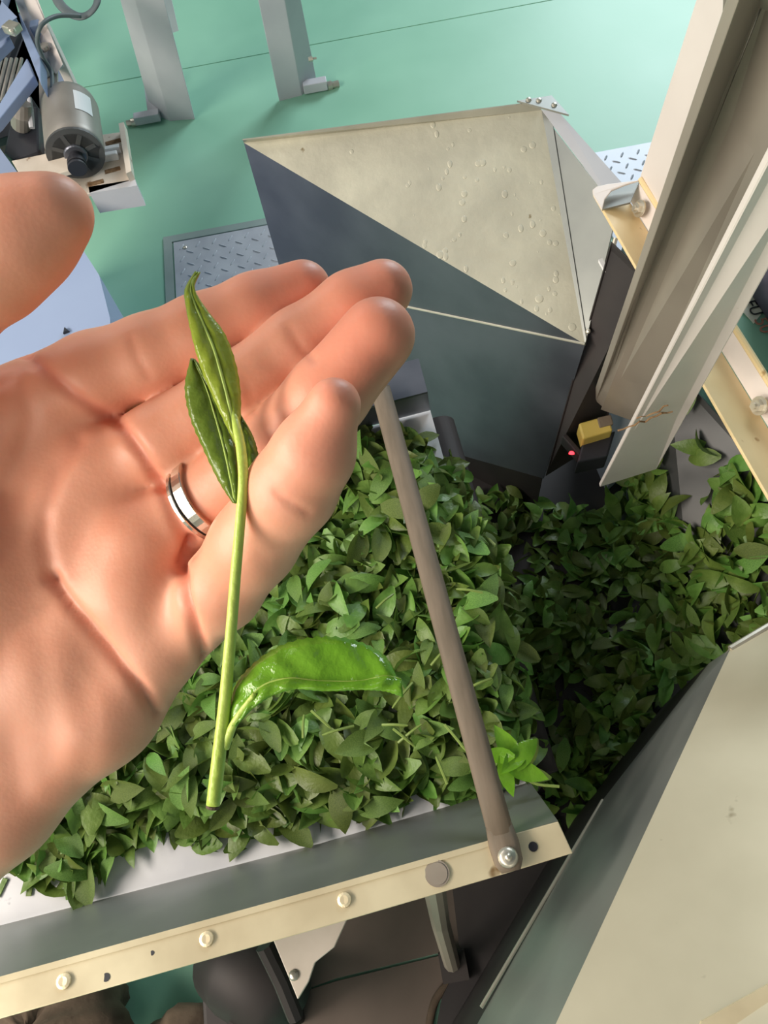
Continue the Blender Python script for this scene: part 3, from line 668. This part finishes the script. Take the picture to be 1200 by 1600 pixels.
def edge_dist(x, y):
    d = 9
    for i in range(len(hp2)):
        a = np.array(hp2[i]); b = np.array(hp2[(i+1) % len(hp2)]); p = np.array((x, y)); t_ = np.clip(((p-a) @ (b-a))/((b-a) @ (b-a)), 0, 1); d = min(d, np.linalg.norm(p-a-t_*(b-a)))
    return d
def hz(x, y): return zbelt+.004+min(.055, edge_dist(x, y)*.9)*(.85+.2*math.sin(x*31+1)*math.cos(y*27))
def px_of(p):
    c = R.T @ (np.array(p)-CAM); return 600+F*c[0]/-c[2], 800-F*c[1]/-c[2]
def scatter(polyfn, count, surf, lmin, lmax, tilt, layers, ind_n, labeler):
    made = 0; cand = []
    while made < count:
        x, y = polyfn()
        if x is None: continue
        z, n = surf(x, y); lay = rng.random()
        z2 = z-(1-lay)*layers; size = rng.uniform(lmin, lmax)
        cand.append((lay, V((x, y, z2)), rot_of(n, rng.random()*6.28, rng.normal(0, tilt, 2)), size, int(rng.integers(10)))); made += 1
    cand.sort(key=lambda c_: -c_[0]); k = 0
    for c_ in cand:
        lab = None
        if k < ind_n:
            px, py = px_of(c_[1])
            lab = labeler(px, py) if 0 < px < 1200 and 0 < py < 1600 else None
        if lab: leaf_obj(c_[2], c_[1], c_[3], c_[4], *lab); k += 1
        else: add_stuff(c_[2], c_[1], c_[3], c_[4])
def heap_pt():
    x, y = rng.uniform(min(xs), max(xs)), rng.uniform(min(ys), max(ys))
    return (x, y) if in_poly(x, y, hp2) else (None, None)
handpoly = [(0, 540), (300, 450), (620, 400), (655, 500), (560, 700), (380, 985), (240, 1145), (0, 1360)]
def lab_heap(px, py):
    if in_poly(px, py, handpoly): return None
    bx = 602+(py-636)*(793-602)/(1340-636)
    if px > bx+14:
        if py < 820: return ('green tea leaf right of the cross bar, near the hopper foot', 'leaves right of the bar by the hopper')
        if py < 1040: return ('green tea leaf right of the cross bar, along the middle of the pit edge', 'leaves right of the bar at mid pit edge')
        return ('light green tea leaf right of the cross bar, near its bolted foot', 'leaves right of the bar by its foot')
    if px < 330 and py > 1150:
        if py > 1310: return ('tea leaf at the outer fringe of the heap, over the white belt', 'leaves fringing the white belt')
        return ('tea leaf in the heap between the wrist and the cut stem end', 'leaves between wrist and stem end')
    if py > 1110:
        if px > 540: return ('tea leaf beside the near wall, between the shoot leaf and the bar foot', 'leaves by the near wall, right part')
        return ('tea leaf beside the near wall, below the big leaf of the held shoot', 'leaves by the near wall, left part')
    if px < bx-14:
        if py < 860: return ('tea leaf between the little finger and the upper cross bar', 'leaves between little finger and bar')
        if py < 990: return ('tea leaf between the palm edge and the middle of the cross bar', 'leaves above the big shoot leaf')
        return ('tea leaf around the big glossy leaf of the held shoot', 'leaves around the big shoot leaf')
    return None
scatter(heap_pt, 3600, lambda x, y: (hz(x, y), V((0, 0, 1))), .036, .062, .42, .035, 190, lab_heap)
flush_stuff('leaf_heap', U(420, 1000, zbelt), 'deep mass of fresh green tea leaves filling the conveyor tray')
# pit
pitp = [(700, 720), (860, 745), (960, 770), (1045, 800), (1080, 1060), (960, 1230), (900, 1300), (800, 1290), (760, 1240), (740, 1000)]
pw_ = [(U(x, y, .16).x, U(x, y, .16).y) for x, y in pitp]; pxs = [p[0] for p in pw_]; pys = [p[1] for p in pw_]
def pit_pt():
    x, y = rng.uniform(min(pxs), max(pxs)), rng.uniform(min(pys), max(pys)); return (x, y) if in_poly(x, y, pw_) else (None, None)
scatter(pit_pt, 1300, lambda x, y: (.07+.025*math.sin(x*19)*math.cos(y*23), UP), .04, .062, .5, .05, 36, lambda px, py: ('tea leaf lying in deep shade at the bottom of the pit', 'leaves in the pit') if px > 770 and py > 790 else None)
# slope: leaves sliding down the sheet
def on_quad(u, v_): return sl[0].lerp(sl[1], u).lerp(sl[4].lerp(sl[3], u), v_)
sn_ = facing([sl[0], sl[1], sl[3], sl[4]])
k = 0
for i in range(430):
    u = rng.random()**.75; v_ = rng.random()**.7
    if u < .5 and v_ < .45 and rng.random() < .8: continue
    if .35 < u < .62 and v_ < .5 and rng.random() < .75: continue
    p = on_quad(u, v_)+sn_*(.004+rng.random()*.03*(.4+v_)); px, py = px_of(p)
    q = rot_of(sn_, rng.random()*6.28, rng.normal(0, .5, 2)); size = rng.uniform(.042, .066); s_ = int(rng.integers(10))
    if k < 62 and px < 1200 and py > 640 and rng.random() < .35: leaf_obj(q, p, size, s_, 'bright tea leaf on the sloping grey sheet beside the channel rail', 'leaves on the sloping sheet'); k += 1
    else: add_stuff(q, p, size, s_)
for i in range(90):
    u, v_ = rng.random(), rng.random()
    if u+v_ > 1: u, v_ = 1-u, 1-v_
    p = sl[1]+(sl[2]-sl[1])*u+(sl[3]-sl[1])*v_+UP*(.006+.03*rng.random()); add_stuff(rot_of(UP, rng.random()*6.28, rng.normal(0, .5, 2)), p, rng.uniform(.04, .058), int(rng.integers(10)))
flush_stuff('leaf_drift', U(1100, 900, .2), 'scattered mass of tea leaves in the pit and on the sloping sheet')
# two loose bits on the belt, a bright sprig at the tray corner
for px, py, a in ((47, 1385, 1.45), (2, 1387, 1.1)):
    p = U(px, py, zbelt-.002); o = link('leaf_scrap', *box(p, (math.cos(a)*.010, math.sin(a)*.010, 0), (-math.sin(a)*.003, math.cos(a)*.003, 0), (0, 0, .0008)), M['leaf'], origin=p)
    tag(o, 'tiny dark leaf scrap on the white belt, %s' % ('just below the heap' if px > 20 else 'at the left picture edge'), 'leaf scrap')
sp = thing('tea_sprig', 'bright pale green sprig at the tray corner, right of the cross bar foot', 'sprig', U(800, 1205, zbelt+.05))
for i, (px, py, a, sz) in enumerate(((790, 1165, 1.9, .05), (815, 1180, .6, .052), (800, 1190, -2.5, .04), (822, 1205, -.5, .05), (792, 1212, -1.5, .045), (775, 1180, 2.9, .04))):
    p = U(px, py, zbelt+.062+.003*i); qm = np.array(rot_of(UP, a, (rng.normal(0, .3), rng.normal(0, .3))).to_matrix())
    o = link('leaf', [V(v) for v in (shapes[i]*sz) @ qm.T+np.array(p)], LF, M['shoot_leaf_bright'], sp, smooth=True)
link('stalk', *tube(spline([U(790, 1190, zbelt+.06), U(830, 1222, zbelt+.06), U(874, 1229, zbelt+.06)], 4), .0016, 6), M['twig'], sp)
for i in range(14):
    px, py = rng.uniform(420, 760), rng.uniform(850, 1240)
    if in_poly(px, py, handpoly): continue
    p = U(px, py, zbelt+.066); a = rng.random()*6.28; d = V((math.cos(a), math.sin(a), rng.normal(0, .15)))*rng.uniform(.012, .02)
    o = link('twig', *tube(spline([p-d, p+V((0, 0, .003)), p+d], 3), [.0016]*6+[.001], 6), M['twig'], origin=p)
    tag(o, 'thin pale green twig lying on top of the leaf heap', 'twig', 'twigs on the heap')

# ------------------------------------------------------------------ hand
def Pm(px, py, s): return np.array([(px-600)/F*s, -(py-800)/F*s, -s])
def chain(pts): return [(Pm(x, y, s), rp*s/F) for x, y, s, rp in pts]
index = chain([(40, 640, 210, 74), (150, 587, 208, 67), (235, 556, 207, 63), (315, 522, 206, 60), (400, 482, 206, 53), (474, 450, 206, 44)])
middle = chain([(180, 730, 210, 68), (255, 690, 204, 62), (370, 612, 199, 58), (465, 538, 196, 54), (550, 478, 194, 52), (598, 453, 194, 48)])
ringf = chain([(255, 830, 204, 62), (310, 788, 203, 60), (420, 712, 194, 63), (512, 618, 185, 63), (590, 524, 180, 60)])
pinkie = chain([(300, 960, 203, 62), (345, 922, 194, 63), (396, 850, 185, 67), (456, 765, 175, 70), (490, 708, 169, 64), (522, 632, 163, 44)])
thumb = chain([(88, 331, 160, 57), (40, 362, 162, 76), (-25, 398, 165, 96), (-110, 450, 172, 104), (-190, 580, 186, 118), (-210, 760, 200, 130)])
palm = [chain([(300, 955, 206, 62), (160, 1108, 209, 78), (0, 1265, 212, 74), (-170, 1420, 218, 76)]),
        chain([(225, 850, 208, 78), (90, 1030, 211, 92), (-80, 1230, 214, 100), (-230, 1400, 220, 100)]),
        chain([(160, 740, 210, 78), (20, 960, 214, 95), (-130, 1200, 216, 110)]),
        chain([(60, 645, 212, 78), (-70, 830, 215, 105), (-200, 1100, 216, 130)]),
        chain([(-40, 880, 205, 95), (-150, 1080, 206, 120), (-240, 1300, 214, 120)]),
        chain([(225, 860, 201, 52), (215, 930, 202, 52), (240, 1000, 204, 45)])]
palm.append(chain([(-120, 1290, 216, 128), (-330, 1520, 228, 140), (-560, 1790, 244, 160)]))
vox = .80
allp = [p for ch_ in [index, middle, ringf, pinkie, thumb]+palm for p in ch_]
lo = np.min([p-r_ for p, r_ in allp], 0)-4; hi = np.max([p+r_ for p, r_ in allp], 0)+4
lo[0] = max(lo[0], Pm(-500, 0, 240)[0])
dim = np.ceil((hi-lo)/vox).astype(int)+1
def cone_sdf(X, a, ra, b, rb):
    ba = b-a; l2 = ba @ ba; t_ = np.clip((X-a) @ ba/l2, 0, 1)
    return np.linalg.norm(X-a-t_[..., None]*ba, axis=-1)-(ra+(rb-ra)*t_)
def smin(a, b, k):
    h_ = np.clip(.5+.5*(b-a)/k, 0, 1); return b+(a-b)*h_-k*h_*(1-h_)
def field(ch_, f, k):
    for (a, ra), (b, rb) in zip(ch_[:-1], ch_[1:]):
        l_ = np.minimum(a-ra, b-rb)-14; h_ = np.maximum(a+ra, b+rb)+14
        i0 = np.clip(((l_-lo)/vox).astype(int), 0, dim-1); i1 = np.clip(((h_-lo)/vox).astype(int)+1, 1, dim)
        if np.any(i1 <= i0): continue
        gx = [lo[q_]+vox*np.arange(i0[q_], i1[q_]) for q_ in range(3)]
        X = np.stack(np.meshgrid(*gx, indexing='ij'), -1)
        sl_ = tuple(slice(i0[q_], i1[q_]) for q_ in range(3))
        f[sl_] = smin(f[sl_], cone_sdf(X, a, ra, b, rb), k)
    return f
new = lambda: np.full(dim, 20.0)
fp = new()
for ch_ in palm: field(ch_, fp, 9)
field(thumb[::-1], fp, 6)
fi_ = field(index, new(), 3); fm = field(middle, new(), 3); fr_ = field(ringf, new(), 3); fk = field(pinkie, new(), 3)
fing = smin(smin(smin(fi_, fm, 1.8), fr_, 1.6), fk, 1.6)
f = smin(fp, fing, 3.2)
f[0] = np.maximum(f[0], .5)                            # close the cut end of the wrist, off frame
def surface_nets(f):
    s = f < 0
    nx, ny, nz = [d-1 for d in f.shape]
    cnt = np.zeros((nx, ny, nz)); acc = np.zeros((nx, ny, nz, 3))
    cor = [(i, j, k_) for i in (0, 1) for j in (0, 1) for k_ in (0, 1)]
    g_ = lambda a, c_: a[c_[0]:c_[0]+nx, c_[1]:c_[1]+ny, c_[2]:c_[2]+nz]
    for c0 in cor:
        for ax_ in range(3):
            if c0[ax_]: continue
            c1 = list(c0); c1[ax_] = 1
            a, b = g_(f, c0), g_(f, c1); m_ = (a < 0) != (b < 0)
            t_ = np.where(m_, a/np.where(m_, a-b, 1), 0)
            cnt += m_
            for q_ in range(3): acc[..., q_] += m_*(c0[q_]+(t_ if q_ == ax_ else 0))
    on = cnt > 0; idx = -np.ones(on.shape, int); idx[on] = np.arange(on.sum())
    vs = (np.argwhere(on)+acc[on]/cnt[on][:, None])*vox+lo
    fs = []
    for ax_ in range(3):
        u_, w_ = [q_ for q_ in range(3) if q_ != ax_]
        sl0 = [slice(1, n_) for n_ in (nx, ny, nz)]; sl0[ax_] = slice(0, (nx, ny, nz)[ax_])
        a = s[:nx+1, :ny+1, :nz+1]
        base = [np.arange(sl0[q_].start, sl0[q_].stop) for q_ in range(3)]
        I = np.stack(np.meshgrid(*base, indexing='ij'), -1).reshape(-1, 3)
        J = I.copy(); J[:, ax_] += 1
        s0 = s[tuple(I.T)]; s1 = s[tuple(J.T)]; m_ = s0 != s1; I = I[m_]; fl_ = s0[m_]
        q4 = []
        for du, dw in ((0, 0), (1, 0), (1, 1), (0, 1)):
            K = I.copy(); K[:, u_] -= du; K[:, w_] -= dw; q4.append(idx[tuple(K.T)])
        q4 = np.stack(q4, 1); flip = fl_ if ax_ != 1 else ~fl_
        q4[flip] = q4[flip][:, ::-1]; fs.append(q4)
    return vs, np.concatenate(fs)
hv_, hf = surface_nets(f)
def smooth(v, fc, it, lam=.5):
    e = np.concatenate([fc[:, [0, 1]], fc[:, [1, 2]], fc[:, [2, 3]], fc[:, [3, 0]]]); e = np.concatenate([e, e[:, ::-1]])
    deg = np.bincount(e[:, 0], minlength=len(v))[:, None]
    for _ in range(it):
        a = np.stack([np.bincount(e[:, 0], v[e[:, 1], q_], len(v)) for q_ in range(3)], 1)
        v = v+lam*(a/np.maximum(deg, 1)-v)
    return v
hv_ = smooth(hv_, hf, 12)
def normals(v, fc):
    n = np.cross(v[fc[:, 2]]-v[fc[:, 0]], v[fc[:, 3]]-v[fc[:, 1]]); o_ = np.zeros_like(v)
    for q_ in range(4):
        for d in range(3): o_[:, d] += np.bincount(fc[:, q_], n[:, d], len(v))
    return o_/np.maximum(np.linalg.norm(o_, axis=1, keepdims=True), 1e-9)
nn = normals(hv_, hf)
if (nn*(hv_-hv_.mean(0))).sum() < 0: hf = hf[:, ::-1]; nn = -nn
ppx = np.stack([600+F*hv_[:, 0]/-hv_[:, 2], 800-F*hv_[:, 1]/-hv_[:, 2]], 1)
front = (nn*(-hv_)).sum(1) > 0
flush = np.zeros(len(hv_))
def polydist(P, poly):
    d = np.full(len(P), 1e9); poly = np.array(poly, float)
    for a, b in zip(poly[:-1], poly[1:]):
        t_ = np.clip(((P-a) @ (b-a))/((b-a) @ (b-a)), 0, 1); d = np.minimum(d, np.linalg.norm(P-a-t_[:, None]*(b-a), axis=1))
    return d
creases = [  # pixel path, depth mm, half width px, redness
 ([(36, 546), (66, 574), (112, 614), (150, 640), (176, 652)], 1.1, 9, .5), ([(186, 660), (214, 700), (250, 756)], 1.6, 8, .5),
 ([(252, 758), (275, 810), (300, 858)], 1.6, 9, .4), ([(300, 846), (284, 880), (286, 925), (302, 978), (322, 1030)], 2.2, 8, .5),
 ([(122, 690), (90, 732), (71, 790), (68, 840), (80, 900)], 1.0, 14, .15), ([(80, 900), (110, 943), (177, 1023), (218, 1072), (246, 1116)], 1.6, 10, .3),
 ([(80, 900), (110, 943), (177, 1023), (218, 1072), (246, 1116)], .5, 4, .2),
 ([(0, 862), (34, 830), (62, 812)], .5, 12, 0), ([(30, 600), (48, 652), (30, 720), (0, 760)], .8, 16, 0), ([(0, 1000), (60, 960), (90, 935)], .5, 12, 0),
 ([(40, 560), (0, 600)], .7, 12, 0), ([(60, 1000), (75, 1100), (80, 1180)], .45, 24, 0), ([(125, 1070), (140, 1150), (130, 1210)], .45, 24, 0), ([(15, 1150), (30, 1230)], .5, 24, 0),
 ([(205, 528), (215, 560), (232, 588)], .45, 7, .1), ([(452, 512), (472, 545), (492, 562)], .6, 5, .2),
 ([(432, 768), (452, 785), (482, 802)], .55, 5, .2), ([(385, 600), (398, 640), (420, 655)], .25, 8, 0), ([(205, 690), (235, 715), (262, 735)], .3, 8, 0)]
disp = np.zeros(len(hv_))
for pth, dep, wid, red in creases:
    d = polydist(ppx, pth); g_ = np.exp(-(d/wid)**2)*front; disp += dep*g_; flush = np.maximum(flush, red*np.exp(-(d/(wid*1.3))**2)*front)
hv_ = hv_-nn*disp[:, None]
hv_ = smooth(hv_, hf, 3, .5)
for ch_, k_ in ((index, 1), (middle, 1), (ringf, 1), (pinkie, .8), (thumb[::-1], .45)):
    t_ = ch_[-1][0]; d = np.linalg.norm(hv_-t_, axis=1); flush = np.maximum(flush, .55*np.exp(-(d/20)**2)*k_)
hw_ = (hv_/1000) @ R.T+CAM
org = S(60, 1000, .208)
ridx = (hw_-np.array(org))
me = bpy.data.meshes.new('hand'); me.from_pydata(ridx.tolist(), [], hf.tolist()); me.update()
at = me.attributes.new('flush', 'FLOAT', 'POINT'); at.data.foreach_set('value', np.clip(flush, 0, 1))
me.polygons.foreach_set('use_smooth', [True]*len(me.polygons))
def skin():
    m = bpy.data.materials.new('skin'); m.use_nodes = True; nt = m.node_tree; N = nt.nodes; L = nt.links; p = N['Principled BSDF']
    tc = N.new('ShaderNodeTexCoord')
    def noi(s, d): n = N.new('ShaderNodeTexNoise'); n.inputs['Scale'].default_value = s; n.inputs['Detail'].default_value = d; L.new(tc.outputs['Object'], n.inputs['Vector']); return n
    n1 = noi(45, 4); cr = N.new('ShaderNodeValToRGB'); cr.color_ramp.elements[0].position = .3; cr.color_ramp.elements[1].position = .7
    cr.color_ramp.elements[0].color = lin((227,156,127)); cr.color_ramp.elements[1].color = lin((239,172,144)); L.new(n1.outputs['Fac'], cr.inputs[0])
    at = N.new('ShaderNodeAttribute'); at.attribute_name = 'flush'
    mx = N.new('ShaderNodeMix'); mx.data_type = 'RGBA'; L.new(at.outputs['Fac'], mx.inputs[0]); L.new(cr.outputs[0], mx.inputs[6]); mx.inputs[7].default_value = lin((222,126,106))
    L.new(mx.outputs[2], p.inputs['Base Color']); p.inputs['Roughness'].default_value = .48
    p.inputs['Subsurface Weight'].default_value = .25; p.inputs['Subsurface Radius'].default_value = (1, .35, .2); p.inputs['Subsurface Scale'].default_value = .004
    vo_ = N.new('ShaderNodeTexVoronoi'); vo_.inputs['Scale'].default_value = 900; L.new(tc.outputs['Object'], vo_.inputs['Vector'])
    n2 = noi(220, 5); ad = N.new('ShaderNodeMath'); ad.operation = 'MULTIPLY_ADD'; ad.inputs[1].default_value = .25; L.new(vo_.outputs['Distance'], ad.inputs[0]); L.new(n2.outputs['Fac'], ad.inputs[2])
    bp_ = N.new('ShaderNodeBump'); bp_.inputs['Strength'].default_value = .22; bp_.inputs['Distance'].default_value = .0004; L.new(ad.outputs[0], bp_.inputs['Height']); L.new(bp_.outputs[0], p.inputs['Normal'])
    return m
me.materials.append(skin())
hand = bpy.data.objects.new('hand', me); C.objects.link(hand); hand.location = org
tag(hand, 'open palm-up left hand with curled fingers reaching in from the left edge', 'hand')

# ------------------------------------------------------------------ finger ring
def cm(v): return V((np.array(v)/1000) @ R.T+CAM)
ra_, rb_ = np.array(ringf[1][0]), np.array(ringf[2][0])
ax = (rb_-ra_)/np.linalg.norm(rb_-ra_)
rc = ra_+ax*1.8; rrad = ringf[1][1]+.5
rg = thing('finger_ring', 'two-tone silver ring with a dark groove on the ring finger', 'ring', cm(rc))
def band(s0, s1, ro, ri):
    vs, fs = [], []; a_ = cm(ax+rc)-cm(rc); a_ = a_.normalized(); fx, fy = frame_of(a_); c0 = cm(rc); n = 48
    prof = [(s0, ri), (s0, ro-.0002), (s0+.0002, ro), (s1-.0002, ro), (s1, ro-.0002), (s1, ri)]
    for j in range(n):
        t_ = 2*math.pi*j/n
        for s_, r_ in prof: vs.append(c0+a_*s_+(fx*math.cos(t_)+fy*math.sin(t_))*r_)
    k_ = len(prof)
    for j in range(n):
        for i in range(k_): fs.append([j*k_+i, j*k_+(i+1) % k_, ((j+1) % n)*k_+(i+1) % k_, ((j+1) % n)*k_+i])
    return vs, fs
rm = rrad/1000
link('wide_band', *band(.0004, .0036, rm+.0011, rm-.0008), M['silver'], rg)
link('groove', *band(-.0006, .0006, rm+.0003, rm-.0008), M['groove'], rg, label='dark groove')
link('narrow_band', *band(-.0016, -.0004, rm+.0009, rm-.0008), M['silver'], rg)

# ------------------------------------------------------------------ tea shoot in the palm
ts = thing('tea_shoot', 'freshly picked tea shoot with long stem and glossy leaves lying across the fingers', 'shoot', S(335, 1262, .164))
stp = spline([(333, 1258, .164, 11), (341, 1190, .165, 11), (350, 1110, .166, 10), (360, 1000, .167, 9), (368, 900, .168, 8.5), (376, 810, .1685, 8), (380, 750, .1695, 8), (377, 705, .1715, 8), (370, 668, .1735, 7), (358, 622, .1765, 4), (345, 575, .178, 2.6)], 6)
link('stem', *tube([S(*q_[:3]) for q_ in stp], [q_[3]*q_[2]/F for q_ in stp], 14), M['stem'], ts, smooth=True)
link('cut_end', *disc(S(333, 1258, .164), S(332, 1264, .164)-S(333, 1258, .164), 10.6*.164/F, .0006, 14), M['sack'], ts)
def leaf(name, mid, left, right, m, dz_edge, serr=0, n=34, ribs=.0, thick=.00022):
    mid = spline(mid, 12); left = spline(left, 12); right = spline(right, 12)
    def at_(c_, t_): c_ = np.array(c_); x = t_*(len(c_)-1); i = min(int(x), len(c_)-2); return c_[i]+(c_[i+1]-c_[i])*(x-i)
    vs, fs = [], []; K = 5
    for i in range(n+1):
        t_ = i/n; mm, ll, rr = at_(mid, t_), at_(left, t_), at_(right, t_)
        sz = 1+serr*(1 if i % 2 else -1)
        for s_ in range(-K, K+1):
            a = abs(s_)/K; e = ll if s_ < 0 else rr
            aa = a*(sz if abs(s_) == K else 1)
            q_ = mm+(e-mm)*aa
            bul = math.sin(a*math.pi)*dz_edge+ribs*math.sin(t_*44+a*5)*math.sin(a*math.pi)
            vs.append(S(q_[0], q_[1], q_[2]-bul))
    w_ = 2*K+1
    for i in range(n):
        for s_ in range(2*K): fs.append([i*w_+s_, i*w_+s_+1, (i+1)*w_+s_+1, (i+1)*w_+s_])
    o = link(name, vs, fs, m, ts, smooth=True)
    so = o.modifiers.new('thickness', 'SOLIDIFY'); so.thickness = thick; so.offset = 0
    return o, mid
# upper leaf
lf1, md = leaf('leaf', [(370, 690, .1725), (360, 640, .1750), (350, 600, .176), (334, 545, .177), (315, 500, .178), (299, 460, .179), (300, 440, .180), (309, 425, .182)],
     [(368, 694, .1725), (352, 662, .1745), (332, 618, .176), (314, 575, .1765), (300, 525, .177), (291, 480, .1785), (289, 452, .180), (305, 424, .182)],
     [(374, 690, .173), (376, 650, .1755), (375, 605, .1775), (366, 560, .1785), (350, 520, .179), (325, 487, .1795), (304, 452, .180), (313, 425, .182)], M['shoot_leaf'], .0008, .018, ribs=.00022)
link('midrib', *tube([S(q_[0], q_[1], q_[2]-.0003) for q_ in md], list(np.linspace(3.2, .8, len(md))*.176/F), 8), M['vein'], lf1, smooth=True)
# lower pair behind it
lf2, md = leaf('leaf', [(368, 786, .1702), (360, 745, .1735), (350, 700, .1765), (336, 650, .179), (322, 605, .180), (301, 560, .181)],
     [(364, 786, .1704), (342, 752, .174), (318, 702, .177), (297, 652, .179), (289, 605, .180), (298, 560, .181)],
     [(371, 786, .1705), (372, 745, .1735), (368, 700, .177), (356, 650, .1805), (340, 605, .181), (305, 562, .181)], M['shoot_leaf_dark'], .0008, .02, ribs=.00022)
link('midrib', *tube([S(q_[0], q_[1], q_[2]-.0003) for q_ in md], list(np.linspace(2.6, .8, len(md))*.178/F), 8), M['vein'], lf2, smooth=True)
lf3, md = leaf('leaf', [(380, 778, .1705), (386, 740, .1725), (387, 700, .174), (378, 660, .176), (374, 645, .1765)],
     [(379, 780, .1707), (374, 740, .173), (372, 700, .175), (370, 665, .1765), (372, 645, .177)],
     [(384, 778, .1707), (400, 752, .172), (404, 717, .174), (395, 682, .176), (376, 648, .177)], M['shoot_leaf_dark'], .0006, .03, ribs=.0002)
# big leaf, lower right, with its stalk
pet = spline([(351, 1168, 0.1655, 8), (362, 1138, 0.1650, 7), (377, 1112, 0.1640, 5), (398, 1084, 0.1630, 3.6)], 6)
link('leaf_stalk', *tube([S(*q_[:3]) for q_ in pet], [q_[3]*q_[2]/F for q_ in pet], 10), M['stem'], ts, smooth=True)
lf4, md = leaf('leaf', [(366, 1132, .1648), (385, 1100, .1643), (410, 1072, .1640), (450, 1060, .1632), (500, 1064, .1622), (560, 1064, .1608), (600, 1056, .1598), (627, 1060, .1592)],
     [(360, 1138, .1655), (359, 1095, .168), (378, 1056, .1685), (428, 1014, .168), (490, 996, .1670), (552, 1000, .1655), (604, 1028, .163), (629, 1084, .160)],
     [(368, 1136, .1642), (392, 1110, .163), (424, 1088, .1618), (462, 1077, .1610), (510, 1080, .1600), (560, 1078, .1590), (600, 1080, .1580), (630, 1089, .1582)], M['shoot_leaf_bright'], .0009, .022, n=60, ribs=.00042)
link('midrib', *tube([S(q_[0], q_[1], q_[2]-.0001) for q_ in md], list(np.linspace(2.6, .3, len(md))*.166/F), 8), M['vein'], lf4, smooth=True)
